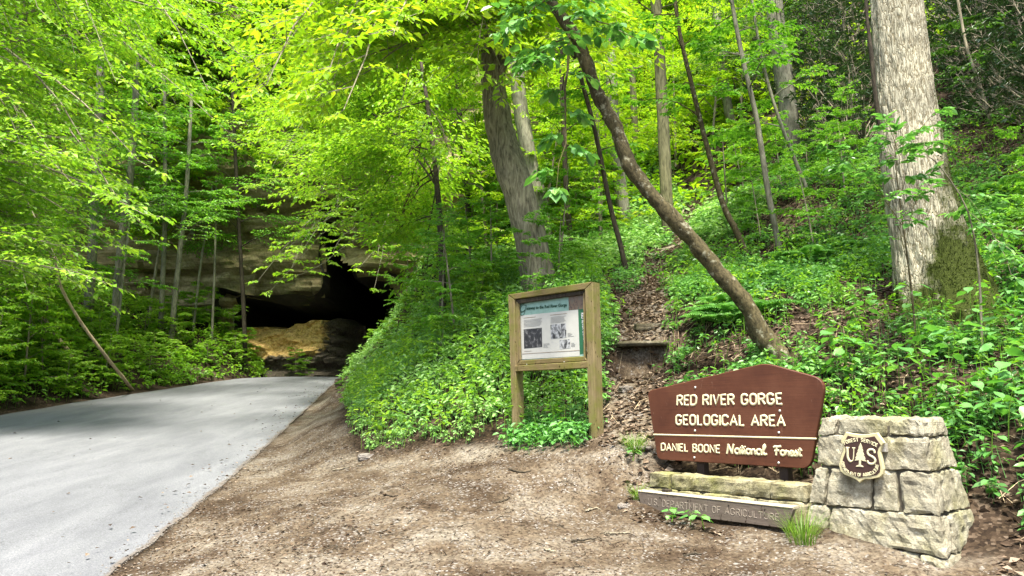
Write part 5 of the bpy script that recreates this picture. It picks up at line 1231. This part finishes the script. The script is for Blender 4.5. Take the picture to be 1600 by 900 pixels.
# ------------------------------------------------------------------ herbs, litter, grass: nobody could count these
def herb_layer(name, label, pts, size, rng, mat, nl=(5, 8), hgt=(.12, .35), lw=.62, tints=None, rich=True, tilt=.28, cat='ground cover'):
    """every point a small plant: thin stem, leaves in a loose whorl and a few below"""
    n = len(pts); m = rng.randint(nl[0], nl[1] + 1, n); idx = np.repeat(np.arange(n), m); tot = len(idx)
    sc_ = np.broadcast_to(size, (n,)); h = rng.uniform(hgt[0], hgt[1], n) * sc_ / .09
    lean = rng.normal(0, .15, (n, 2)); az = rng.uniform(0, 6.283, tot); f = rng.uniform(.45, 1.0, tot)
    top = np.stack([pts[:, 0] + lean[:, 0] * h, pts[:, 1] + lean[:, 1] * h, pts[:, 2] + h], -1)
    A = pts[idx] + (top - pts)[idx] * f[:, None]
    el = rng.uniform(-.25, .35, tot); D = np.stack([np.cos(az) * np.cos(el), np.sin(az) * np.cos(el), np.sin(el)], -1)
    pet = .45 * sc_[idx]; A2 = A + D * pet[:, None]
    N = UP + rng.normal(0, tilt, (tot, 3)) + D * rng.uniform(0, .35, tot)[:, None]
    D2 = D.copy(); D2[:, 2] -= rng.uniform(.1, .5, tot)
    base = (tints if tints is not None else np.full(n, .5)) + rng.normal(0, .08, n)
    mb = MB(); leaves(mb, A2, D2, N, sc_[idx] * rng.uniform(.55, 1.25, tot), lw, np.clip(base[idx] + rng.normal(0, .14, tot), 0, 1), rng, rich=rich)
    prisms(mb, pts, top, .0035, .002, .3); k = rng.rand(tot) < .6; prisms(mb, A[k], A2[k], .002, .0015, .3)
    o = link(name, mb.mesh(name), mat); return tag(o, label, None, None, 'stuff')
rh = np.random.RandomState(2)
def spread(n, x0, x1, y0, y1, rng):
    x = rng.uniform(x0, x1, n); y = rng.uniform(y0, y1, n); return x, y
def inview(x, y, z, m=.12):
    p = np.stack([x, y, z], -1) - C0; c = p @ M3; u = c[:, 0] / -c[:, 2] * FPX; v = c[:, 1] / -c[:, 2] * FPX
    return (c[:, 2] < 0) & (np.abs(u) < 800 * (1 + m * 2)) & (np.abs(v) < 450 * (1 + m * 3)), u + 800, 450 - v
def clear_of_built(x, y):
    """not inside the pillar, wall, board or trunks"""
    q = np.stack([x, y], -1) - FWo[:2]; a = q @ FWu[:2]; d = q @ FWn[:2]
    bad = (a > -3.45) & (a < .1) & (d > -.72) & (d < .6)
    bad |= (a > -1.4) & (a < .12) & (d > -1.0) & (d < .7)
    k = FK.n[:2]; 
    for tx, ty, tr in TRUNKS: bad |= (x - tx) ** 2 + (y - ty) ** 2 < tr * tr
    return ~bad
bt = P(1462, 500, 10.2)
TRUNKS = [(bt[0], bt[1], .75), (LB[0], LB[1], .2), (TB[0], TB[1], .5), (TC[0], TC[1], .3)]
def hill_points(n, x0, x1, y0, y1, rng, dens=None, patch=.0):
    x, y = spread(n, x0, x1, y0, y1, rng); z = height(x, y)
    ok, u, v = inview(x, y, z); ok &= pad_sd(x, y) < -.02 - .35 * np.abs(fbm(np.stack([x * 1.7, y * 1.7, x * 0], -1), 3, 70)) * rng.rand(len(x)); ok &= trail_d(x, y) > np.interp(y, [9, 13, 20], [.58, .42, .24]) + fbm(np.stack([x * 2, y * 2, x * 0], -1), 3, 71) * .3
    e = np.maximum(curve1(y, RX0) - x, x - curve1(y, RX1)); ok &= e > .25 + .15 * vnoise(np.stack([x, y, x * 0], -1), 8); ok &= clear_of_built(x, y)
    if patch: ok &= fbm(np.stack([x * .9, y * .9, x * 0], -1), 3, 72) > patch
    if dens is not None: ok &= rng.rand(len(x)) < dens(x, y, u, v)
    return np.stack([x, y, z], -1)[ok], u[ok], v[ok]
# big-leaved herbs of the near right slope; patchier, litter shows between
def right_d(x, y, u, v): return (.08 + .85 * sstep(-.26, .28, fbm(np.stack([x * 1.5, y * 1.5, x * 0], -1), 4, 73))) * np.where(u > 1000, 1, .0)
p, u, v = hill_points(10500, 1.5, 9.5, 6.0, 13.5, rh, right_d)
herb_layer('herb_layer', 'broad green herbs covering the near right slope', p, rh.uniform(.05, .10, len(p)), rh, M_HERB, (5, 8), (.10, .32), tints=.34 + .35 * fbm(p * np.array([1.1, 1.1, 0]), 3, 74))
p, u, v = hill_points(12000, 2, 16, 12, 22, rh, lambda x, y, u, v: np.where(u > 960, .75, 0) * sstep(-.55, .2, fbm(np.stack([x * 1.2, y * 1.2, x * 0], -1), 3, 75)))
herb_layer('herb_layer', 'green herbs on the upper right slope', p, rh.uniform(.07, .11, len(p)), rh, M_HERB, (5, 7), (.1, .3), rich=False, tints=.36 + .3 * fbm(p * np.array([.6, .6, 0]), 2, 76))
# the lush bank left of the information board
p, u, v = hill_points(9000, -7, 1.8, 8.5, 17, rh, lambda x, y, u, v: np.where(u < 1000, .95, .5))
herb_layer('herb_layer', 'lush bright green herbs on the bank left of the information board', p, rh.uniform(.05, .11, len(p)) * np.clip(.5 - pad_sd(p[:, 0], p[:, 1]) / 1.6, .5, 1), rh, M_MINT, (6, 9), (.10, .40), tints=.62 + .25 * fbm(p * np.array([.7, .7, 0]), 2, 77))
p, u, v = hill_points(9000, -8, 6, 16, 32, rh, lambda x, y, u, v: .9 * np.ones_like(x))
herb_layer('herb_layer', 'green herbs on the middle of the wooded hillside', p, rh.uniform(.11, .17, len(p)), rh, M_MINT, (5, 7), (.1, .32), rich=False, tints=.65 + .25 * fbm(p * np.array([.5, .5, 0]), 2, 78))
p, u, v = hill_points(9000, -2, 34, 22, 58, rh, lambda x, y, u, v: .9 * np.ones_like(x))
herb_layer('herb_layer', 'yellow-green herbs high on the wooded hillside', p, rh.uniform(.2, .34, len(p)), rh, M_YEL, (5, 7), (.1, .3), rich=False, tints=.35 + .25 * fbm(p * np.array([.4, .4, 0]), 2, 79))
# other kinds mixed in: tall narrow-leaved stalks and a few big-leaved ones, so the carpet is uneven
p, u, v = hill_points(1700, -7, 1.8, 9.0, 17, rh, lambda x, y, u, v: np.where(u < 1000, .9, .2))
herb_layer('herb_layer', 'tall narrow-leaved stalks standing above the herbs of the green bank', p, rh.uniform(.07, .12, len(p)), rh, M_LIME, (7, 12), (.35, .75), lw=.34, tints=.45 + .3 * fbm(p * np.array([.9, .9, 0]), 2, 81), tilt=.5)
p, u, v = hill_points(1500, 1.5, 12, 6.2, 16, rh, lambda x, y, u, v: np.where(u > 1010, .9, 0))
herb_layer('herb_layer', 'taller narrow-leaved stalks among the herbs of the right slope', p, rh.uniform(.06, .10, len(p)), rh, M_LIME, (6, 10), (.3, .65), lw=.36, tints=.35 + .3 * fbm(p * np.array([.9, .9, 0]), 2, 82), tilt=.5)
# left bank
p, u, v = hill_points(9500, -30, -10, 15, 38, rh, lambda x, y, u, v: np.ones_like(x))
herb_layer('herb_layer', 'dense green herbs on the bank left of the road', p, rh.uniform(.12, .2, len(p)), rh, M_LIME, (6, 8), (.1, .34), rich=False, tints=.5 + .3 * fbm(p * np.array([.3, .3, 0]), 3, 80))
# ivy-like plants at the foot of the information board
q = FK.pt(kz(860, 680)[0], 0)[:2]; n_ = 210; x = rh.uniform(-.75, .65, n_); y = rh.normal(0, .17, n_) - .05; xy = q + FK.u[:2] * x[:, None] - FK.n[:2] * y[:, None]
pp = np.stack([xy[:, 0], xy[:, 1], height(xy[:, 0], xy[:, 1])], -1)
herb_layer('herb_patch', 'dark green leaves crowding the feet of the information board', pp, rh.uniform(.06, .1, n_), rh, M_BIG, (4, 6), (.1, .25), tints=np.full(n_, .35))

# leaf litter and bark chips, loose on the ground
def litter(name, label, x, y, size, rng, tint, w=.6, mat=None, lift=.006):
    n = len(x); z = height(x, y) + lift; az = rng.uniform(0, 6.283, n); D = np.stack([np.cos(az), np.sin(az), rng.normal(.05, .2, n)], -1)
    mb = MB(); leaves(mb, np.stack([x, y, z], -1), D, UP + rng.normal(0, .35, (n, 3)), size, w, tint, rng, droop=.1, fold=.12, rich=False)
    return tag(link(name, mb.mesh(name), mat or M_LITTER), label, None, None, 'stuff')
x, y = spread(44000, -1, 12, 5.2, 17, rh); z = height(x, y); ok, u, v = inview(x, y, z, .05); a_ = (x - 3.43) * .666 - (y - 5.75) * .746; d_ = -(x - 3.43) * .746 - (y - 5.75) * .666; ok &= ((pad_sd(x, y) < .25) | (a_ > -.1)) & ~((a_ > -3.05) & (a_ < .03) & (d_ > -.9) & (d_ < .3)) & (u > 940); x, y = x[ok], y[ok]
litter('leaf_litter', 'brown fallen leaves between the herbs of the right slope', x, y, rh.uniform(.04, .10, len(x)), rh, np.clip(rh.normal(.45, .27, len(x)), 0, 1))
k_ = 5200; ti = rh.rand(k_) ** .8; TR = np.array(TRAIL); L_ = np.concatenate([[0], np.cumsum(np.linalg.norm(np.diff(TR, axis=0), axis=1))]); s = ti * L_[-1]
x = np.interp(s, L_, TR[:, 0]) + rh.normal(0, .28, k_); y = np.interp(s, L_, TR[:, 1]) + rh.normal(0, .25, k_)
litter('leaf_litter', 'tan fallen leaves strewn along the trail', x, y, rh.uniform(.05, .12, k_), rh, np.clip(rh.normal(.88, .2, k_), 0, 1))
x, y = spread(34000, -7, 5.2, 5.2, 13, rh); z = height(x, y); ok, u, v = inview(x, y, z, .05); ok &= (pad_sd(x, y) > -.1); ok &= rh.rand(len(x)) < np.clip(.5 + .6 * fbm(np.stack([x * .8, y * .8, x * 0], -1), 3, 90), .1, 1)
q_ = np.stack([x, y], -1) - FWo[:2]; a_ = q_ @ FWu[:2]; d_ = q_ @ FWn[:2]; ok &= ~((a_ > -1.3) & (a_ < .1) & (d_ < .06)); x, y = x[ok], y[ok]
litter('bark_chips', 'bark chips and leaf scraps scattered over the gravel', x, y, rh.uniform(.012, .042, len(x)), rh, np.clip(rh.normal(.4, .3, len(x)), 0, 1), .4)
# gravel: small stones
def pebbles(name, label, x, y, r, rng, mat, z=None):
    n = len(x); z = height(x, y) if z is None else z; o8 = np.array([[1, 0, 0], [0, 1, 0], [-1, 0, 0], [0, -1, 0], [.2, .1, .75], [0, 0, -.5]]); F8 = np.array([[0, 1, 4], [1, 2, 4], [2, 3, 4], [3, 0, 4], [1, 0, 5], [2, 1, 5], [3, 2, 5], [0, 3, 5]])
    az = rng.uniform(0, 6.283, n); ca, sa = np.cos(az), np.sin(az); v = o8[None] * (r[:, None, None] * rng.uniform(.6, 1.3, (n, 6, 1))) * np.array([1, .75, .6])
    V = np.stack([v[..., 0] * ca[:, None] - v[..., 1] * sa[:, None] + x[:, None], v[..., 0] * sa[:, None] + v[..., 1] * ca[:, None] + y[:, None], v[..., 2] + z[:, None] + r[:, None] * .1], -1)
    mb = MB(); mb.add(V.reshape(-1, 3), (np.arange(n)[:, None, None] * 6 + F8[None]).reshape(-1, 3)); return tag(link(name, mb.mesh(name), mat), label, None, None, 'stuff')
x, y = spread(9000, -7, 4.8, 5.2, 12, rh); z = height(x, y); ok, u, v = inview(x, y, z, .05); ok &= (pad_sd(x, y) > .05) & (fbm(np.stack([x * .7, y * .7, x * 0], -1), 3, 91) > -.15); x, y = x[ok], y[ok]
pebbles('gravel', 'pale crushed gravel scattered over the dirt lay-by', x, y, rh.uniform(.005, .015, len(x)) * np.where(rh.rand(len(x)) < .05, 1.8, 1), rh, M_PEB)

ye = rh.uniform(5.5, 16, 1500); xe = curve1(ye, RX1) + .03 - rh.exponential(.07, 1500)
pebbles('gravel', 'grit spilled over the broken edge of the road', xe, ye, rh.uniform(.004, .013, 1500), rh, M_PEB, road_z(ye) + .012)
x, y = spread(420, -6, 4.8, 5.3, 12, rh); ok = (pad_sd(x, y) > .0) & clear_of_built(x, y); x, y = x[ok], y[ok]
pebbles('gravel', 'larger loose stones here and there on the dirt', x, y, .012 + .02 * rh.rand(len(x)) ** 3, rh, M_PEB)
# twigs and leaf scraps in drifts
def twigs(name, label, x, y, L, rng, mat):
    n = len(x); z = height(x, y) + .008; az = rng.uniform(0, 6.283, n); A = np.stack([x, y, z], -1); mid = A + np.stack([np.cos(az), np.sin(az), 0 * az], -1) * (L * .5)[:, None] + rng.normal(0, .008, (n, 3)); az2 = az + rng.normal(0, .35, n); B = mid + np.stack([np.cos(az2), np.sin(az2), 0 * az], -1) * (L * .5)[:, None]
    mid[:, 2] = height(mid[:, 0], mid[:, 1]) + .012; B[:, 2] = height(B[:, 0], B[:, 1]) + .008; mb = MB(); prisms(mb, A, mid, .0038, .003, .2); prisms(mb, mid, B, .003, .0015, .2); return tag(link(name, mb.mesh(name), mat), label, None, None, 'stuff')
x, y = spread(2600, -6, 5, 5.3, 11.5, rh); ok = (pad_sd(x, y) > 0) & (rh.rand(2600) < np.clip(.25 + .8 * fbm(np.stack([x * .7, y * .7, x * 0], -1), 3, 95), .03, 1)); x, y = x[ok], y[ok]
twigs('twigs', 'small dark twigs scattered over the gravel', x, y, rh.uniform(.04, .16, len(x)), rh, M_BARKD)
x, y = spread(3000, 1, 12, 6, 17, rh); ok = (pad_sd(x, y) < 0) & clear_of_built(x, y); x, y = x[ok], y[ok]
twigs('twigs', 'fallen twigs among the herbs of the right slope', x, y, rh.uniform(.1, .45, len(x)), rh, M_DEAD)
x, y = spread(5200, -6.5, 4.8, 5.3, 12, rh); ok = (pad_sd(x, y) > -.05) & ((pad_sd(x, y) < .5 * rh.rand(5200)) | (fbm(np.stack([x * .6, y * .6, x * 0], -1), 3, 96) > .32)) & clear_of_built(x, y); x, y = x[ok], y[ok]
litter('leaf_litter', 'brown leaf scraps drifted along the edges of the gravel', x, y, rh.uniform(.02, .06, len(x)), rh, np.clip(rh.normal(.4, .28, len(x)), 0, 1))
ys_r = rh.uniform(6, 30, 260); xs_r = np.where(rh.rand(260) < .8, curve1(ys_r, RX1) - rh.exponential(.25, 260), rh.uniform(curve1(ys_r, RX0), curve1(ys_r, RX1))); mbr = MB(); azr = rh.uniform(0, 6.28, 260)
leaves(mbr, np.stack([xs_r, ys_r, road_z(ys_r) + .062], -1), np.stack([np.cos(azr), np.sin(azr), 0 * azr], -1), UP + rh.normal(0, .2, (260, 3)), rh.uniform(.03, .08, 260), .6, rh.rand(260), rh, rich=False)
tag(link('leaf_litter', mbr.mesh('leaf_litter'), M_LITTER), 'few leaf scraps lying near the edge of the road', None, None, 'stuff')
# sticks, stones and roots one can tell apart
def stick(label, pix, r, mat, name='stick', cat='stick', lift=.012, group=None, kinks=True):
    pts = []
    for q in pix:
        g = gp(*q[:2]) if len(q) < 3 or q[2] is None else P(*q); pts.append(g + UP * (lift if len(q) < 3 else 0))
    pts = spline(pts, 14) + (np.random.RandomState(int(abs(pix[0][0]) * 7)).normal(0, r * .3, (14, 3)) if kinks else 0); mb = MB(); tube(mb, pts - pts[0], np.linspace(r, r * .5, 14), 6, True, 0, nrough=.2)
    o = link(name, mb.mesh(name, True), mat); o.location = pts[0]; return tag(o, label, cat, group)
for i, (a, lab) in enumerate([(((770, 792), (785, 786), (797, 783)), 'short dark stick on the gravel below the information board'), (((915, 802), (932, 795), (938, 796)), 'bent brown stick on the gravel left of the name board'), (((893, 848), (910, 849), (930, 847)), 'straight dark twig low on the gravel in front of the name board'),
        (((945, 841), (965, 839), (985, 837)), 'forked-looking twig on the gravel just right of the straight dark twig'), (((1069, 869), (1085, 867), (1097, 868)), 'dark twig on the gravel in front of the fallen name board'), (((850, 862), (862, 866), (870, 868)), 'small twig slanting down on the front of the gravel'),
        (((600, 778), (612, 780), (622, 779)), 'thin brown twig on the middle of the gravel'), (((520, 731), (545, 729), (570, 727)), 'dark stick along the edge of the green bank'), (((795, 742), (812, 745), (830, 743)), 'reddish twig near the top of the gravel')]):
    stick(lab, a, .011, M_BARKD if i % 2 == 0 else M_BARK)
stick('long pale dead trunk leaning down the left bank to the road', [(208, 606, None), (178, 572, 23.6), (132, 512, 22.6), (97, 452, 21.7), (85, 402, 21.0)], .06, M_DEAD, 'fallen_tree', 'dead tree', kinks=False)
stick('thin pale fallen branch left of the leaning dead trunk', [(112, 556, 24.4), (70, 500, 24.8), (35, 468, 25.2)], .07, M_DEAD, 'dead_branch', 'dead branch', kinks=False)
for i, (a, lab) in enumerate([(((1075, 330), (1095, 318), (1122, 308)), 'pale forked dead branch lying across the top of the trail'), (((1020, 405), (1045, 388), (1075, 375)), 'exposed root crossing the trail below the tall trunk'), (((1028, 392), (1050, 385), (1068, 372)), 'second exposed root beside the trail above the steps'), (((1062, 345), (1072, 330), (1085, 318)), 'short root on the right side of the upper trail')]):
    stick(lab, a, .035, M_DEAD if i == 0 else M_BARK, 'dead_branch' if i == 0 else 'root', 'branch' if i == 0 else 'root', .03)
def slab(name, label, px, py, half, seed, mat, rot, lift=0, cat='rock'):
    g = gp(px, py); o = link(name, rock_mesh(name, np.array(half), seed, .25, 12), mat); o.location = g + UP * lift; o.rotation_euler = (0, 0, rot); return tag(o, label, cat)
slab('stone_step', 'flat ledge of rock and roots stepping across the trail', 1003, 541, (.36, .24, .035), 11, M_GROCK, -.1, -.02)
slab('stone_step', 'thin upper ledge on the trail above the wider step', 1012, 512, (.2, .14, .05), 12, M_GROCK, 0, .0)
slab('rock', 'flat pale stone at the foot of the slope right of the information board', 1001, 701, (.10, .07, .02), 13, M_PEB, .2, .0)
slab('rock', 'small tan stone on the gravel near the left end of the name board', 973, 793, (.045, .035, .02), 14, M_PEB, .1, .01)
slab('rock', 'wet dark stone in the ditch at the left foot of the green bank', 578, 712, (.15, .11, .04), 15, M_PEB, .3, -.015)
slab('rock', 'pale stone among the fallen leaves to the right of the information board', 978, 612, (.08, .06, .04), 17, M_PEB, .3, .03)
slab('rock', 'grey stone at the far end of the gravel beside the road', 541, 600, (.35, .25, .14), 18, M_GROCK, .3, .05)

# grass tufts
def tuft(label, base, n, h, rng, spread_=.1, mat=None):
    az = rng.uniform(0, 6.283, n); r0 = rng.rand(n) ** .5 * spread_; L = h * rng.uniform(.5, 1.15, n); out = rng.uniform(.2, .95, n)
    A = np.stack([np.cos(az) * r0, np.sin(az) * r0, -.02 + 0 * az], -1); dirh = np.stack([np.cos(az), np.sin(az), 0 * az], -1); sidev = np.stack([-np.sin(az), np.cos(az), 0 * az], -1)
    mb = MB(); S = 5; w = rng.uniform(.002, .0045, n)
    rows = []
    for k in range(S):
        t = k / (S - 1); c = A + dirh * (L * out * t ** 1.7)[:, None] + UP * (L * (t - .38 * out * t * t))[:, None]; ww = (w * (1 - t * .92))[:, None]
        rows += [c - sidev * ww, c + sidev * ww]
    V = np.stack(rows, 1).reshape(-1, 3); b = np.arange(n)[:, None] * 2 * S
    mb.add(V, np.concatenate([b + np.array([[2 * k, 2 * k + 1, 2 * k + 3, 2 * k + 2]]) for k in range(S - 1)]), np.tile(np.clip(rng.normal(.5, .25, n), 0, 1), S - 1))
    root = thing('grass_tuft', label, 'grass', tuple(base)); o = link('blades', mb.mesh('blades'), M_GRASS, root); o['kind'] = 'stuff'; return root
rg = np.random.RandomState(6)
b1 = FW.pt(fp[1][0] + .08, 0, DB + .03); b1[2] = gz(b1[0], b1[1]); tuft('bright grass tuft between the name board and the stone pillar', b1, 170, .37, rg, .13)
b2 = FW.pt(fp[0][0] - .05, 0, DB - .05); b2[2] = gz(b2[0], b2[1]); tuft('small grass tuft at the left end of the name board', b2, 90, .22, rg, .07)
g = gp(992, 705); tuft('green grass tuft at the foot of the slope left of the brown sign', g, 170, .26, rg, .12)

# broad-leaved plants with leaves big enough to tell apart
def big_leaf_mesh(seed):
    rng = np.random.RandomState(seed); n = 7; t = np.linspace(0, 1, n); w = .40 * np.sin(np.clip(t * 1.08 + .06, 0, 1) * math.pi) ** .75 * (1 - .35 * t); w[-1] = 0.0
    rows = []
    for i in range(n):
        c = np.array([t[i], 0, -.22 * t[i] ** 2 + .03 * math.sin(t[i] * 9)]); wv = rng.uniform(-.015, .015)
        rows.append([c + [0, w[i], .07 * math.sin(t[i] * 3) + wv], c + [0, w[i] * .5, .02], c, c + [0, -w[i] * .5, .02], c + [0, -w[i], .07 * math.sin(t[i] * 3) - wv]])
    V = np.array(rows).reshape(-1, 3); b0 = (np.arange(n - 1)[:, None] * 5 + np.arange(4)[None]).ravel(); F = np.stack([b0, b0 + 5, b0 + 6, b0 + 1], -1)
    return mesh_np('leaf', V, F, np.full(len(F), rng.uniform(.3, .8)), True)
LM = [big_leaf_mesh(k) for k in range(6)]
for m_ in LM: m_.materials.append(M_BIG)
GB = 'broad-leaved plants on the bank behind the pillar'; LBL = 'broad-leaved green plant on the bank behind and to the right of the stone pillar'
def broad_plant(base, h, nlv, ls, rng, label=LBL, group=GB):
    root = thing('broadleaf_plant', label, 'plant', tuple(base), group); mb = MB(); top = np.array([rng.normal(0, .1) * h, rng.normal(0, .1) * h, h]); st = spline([[0, 0, -.03], top * .5 + rng.normal(0, .02, 3), top], 6); tube(mb, st, np.linspace(.006, .003, 6), 5, False, .3)
    a0 = rng.uniform(0, 6.28); js = []
    for k in range(nlv):
        f = .35 + .65 * (k + 1) / nlv; c = np.array([np.interp(f * 5, np.arange(6), st[:, i]) for i in range(3)]); az = a0 + k * 2.4; el = rng.uniform(.05, .5); d = np.array([math.cos(az) * math.cos(el), math.sin(az) * math.cos(el), math.sin(el)])
        e = c + d * ls * rng.uniform(.35, .75); prisms(mb, c[None], e[None], .0022, .0016, .3); js.append((e, az, el))
    s_ = link('stem', mb.mesh('stem'), M_GRASS, root); s_['kind'] = 'stuff'
    for e, az, el in js:
        o = bpy.data.objects.new('leaf', LM[rng.randint(6)]); COL.objects.link(o); o.parent = root; o.location = e; o.rotation_euler = Euler((rng.normal(0, .25), rng.uniform(-.1, .45), az + rng.normal(0, .3)), 'XYZ'); q = ls * rng.uniform(.7, 1.25); o.scale = (q, q * rng.uniform(.85, 1.1), q)
    return root
rb = np.random.RandomState(12); got = []; tr_ = 0
REG = [(1290, 560), (1345, 490), (1420, 475), (1500, 500), (1640, 470), (1640, 760), (1540, 770), (1500, 700), (1470, 630), (1290, 625)]
while len(got) < 38 and tr_ < 2500:
    tr_ += 1; px, py = rb.uniform(1280, 1640), rb.uniform(470, 780)
    if not in_poly(np.array([px]), np.array([py]), REG)[0]: continue
    g = gp(px, py)
    if any((g[0] - q[0]) ** 2 + (g[1] - q[1]) ** 2 < .05 for q in got) or not clear_of_built(g[:1], g[1:2])[0]: continue
    got.append(g); ph_ = 'above the pillar' if px < 1475 and py < 560 else 'just behind the top of the pillar' if px < 1475 else 'at the right edge above the pillar' if py < 620 else 'low at the right edge beside the pillar'
    broad_plant(g, rb.uniform(.25, .55), rb.randint(6, 9), rb.uniform(.12, .185), rb, 'broad-leaved green plant on the bank ' + ph_)
for px, py, lab in ((1048, 812, 'left one of the three weeds under the front of the name board'), (1078, 815, 'middle one of the three weeds under the front of the name board'), (1101, 823, 'right one of the three weeds under the front of the name board'), (988, 718, 'broad weed growing in front of the grass tuft left of the brown sign')):
    broad_plant(gp(px, py), .12, 6, .085, rb, lab, None)

# ferns
def fern(seed):
    rng = np.random.RandomState(seed); mb = MB()
    for k in range(9):
        az = k * .7 + rng.uniform(-.2, .2); L = rng.uniform(.45, .7); t = np.linspace(.12, 1, 20); d = np.array([math.cos(az), math.sin(az), 0]); sdv = np.array([-math.sin(az), math.cos(az), 0])
        c = d * (t * L)[:, None] + UP * (L * (.75 * t - .62 * t * t))[:, None]; prisms(mb, c[:-1], c[1:], .003, .002, .3); w = L * .26 * np.sin(np.clip(t * .92 + .1, 0, 1) * math.pi) ** .8 + .01
        for s in (-1, 1): leaves(mb, c, sdv * s + d * .35 - UP * .15, UP + rng.normal(0, .15, (20, 3)), w, .3, np.clip(rng.normal(.55, .12, 20), 0, 1), rng, rich=False)
    root = thing('fern', 'x', 'fern'); o = link('fronds', mb.mesh('fronds'), M_HERB, root); o['kind'] = 'stuff'; return root
FP = fern(3); spots = [(1118, 492), (1142, 476), (1160, 498), (1108, 505), (1135, 510), (1265, 408), (1320, 395), (1185, 440), (1580, 300)]
for k, (px, py) in enumerate(spots):
    o = FP if k == 0 else copy_tree(FP, (0, 0, 0)); o.location = gp(px, py); o.rotation_euler = (0, 0, k * 1.3); s = .8 + .25 * (k % 3); o.scale = (s, s, s); o['label'] = 'feathery pale green fern among the herbs beside the leaning tree'; o['group'] = 'ferns on the right slope'
# sapling in front of the big trunk
sb_ = gp(1432, 560); tree('sapling', 'thin young sapling spreading its leaves in front of the big furrowed trunk', [sb_, P(1426, 470, sb_[1] - .1), P(1408, 330, sb_[1] - .15), P(1400, 270, sb_[1] - .2)], [.014, .012, .009, .005], M_BARKL, M_HERB, 151, seg=6, n=16, ls=.11,
     limbs=[(.75, P(1385, 195, 8.6), dict(ntw=5, tl=.25, per=4, rich=True)), (.8, P(1470, 170, 8.6), dict(ntw=6, tl=.3, per=5, rich=True)), (.7, P(1300, 235, 8.5), dict(ntw=7, tl=.3, per=5, rich=True)), (.6, P(1370, 290, 8.4), dict(ntw=6, tl=.3, per=5, rich=True)), (.65, P(1450, 280, 8.4), dict(ntw=6, tl=.3, per=5, rich=True)), (.8, P(1400, 215, 8.4), dict(ntw=6, tl=.3, per=5, rich=True))])
sb_ = gp(1535, 560); tree('sapling', 'bare-stemmed sapling leaning left at the right edge of the big trunk', [sb_, P(1530, 430, sb_[1]), P(1512, 330, sb_[1]), P(1470, 262, sb_[1] - .1), P(1445, 240, sb_[1] - .1)], [.016, .013, .01, .008, .004], M_BARK, M_HERB, 152, seg=6, n=16, ls=.11,
     limbs=[(.95, P(1440, 225, 8.8), dict(ntw=5, tl=.25, per=4, rich=True)), (.7, P(1560, 380, 8.6), dict(ntw=6, tl=.3, per=5, rich=True)), (.6, P(1580, 430, 8.3), dict(ntw=6, tl=.35, per=5, rich=True))])
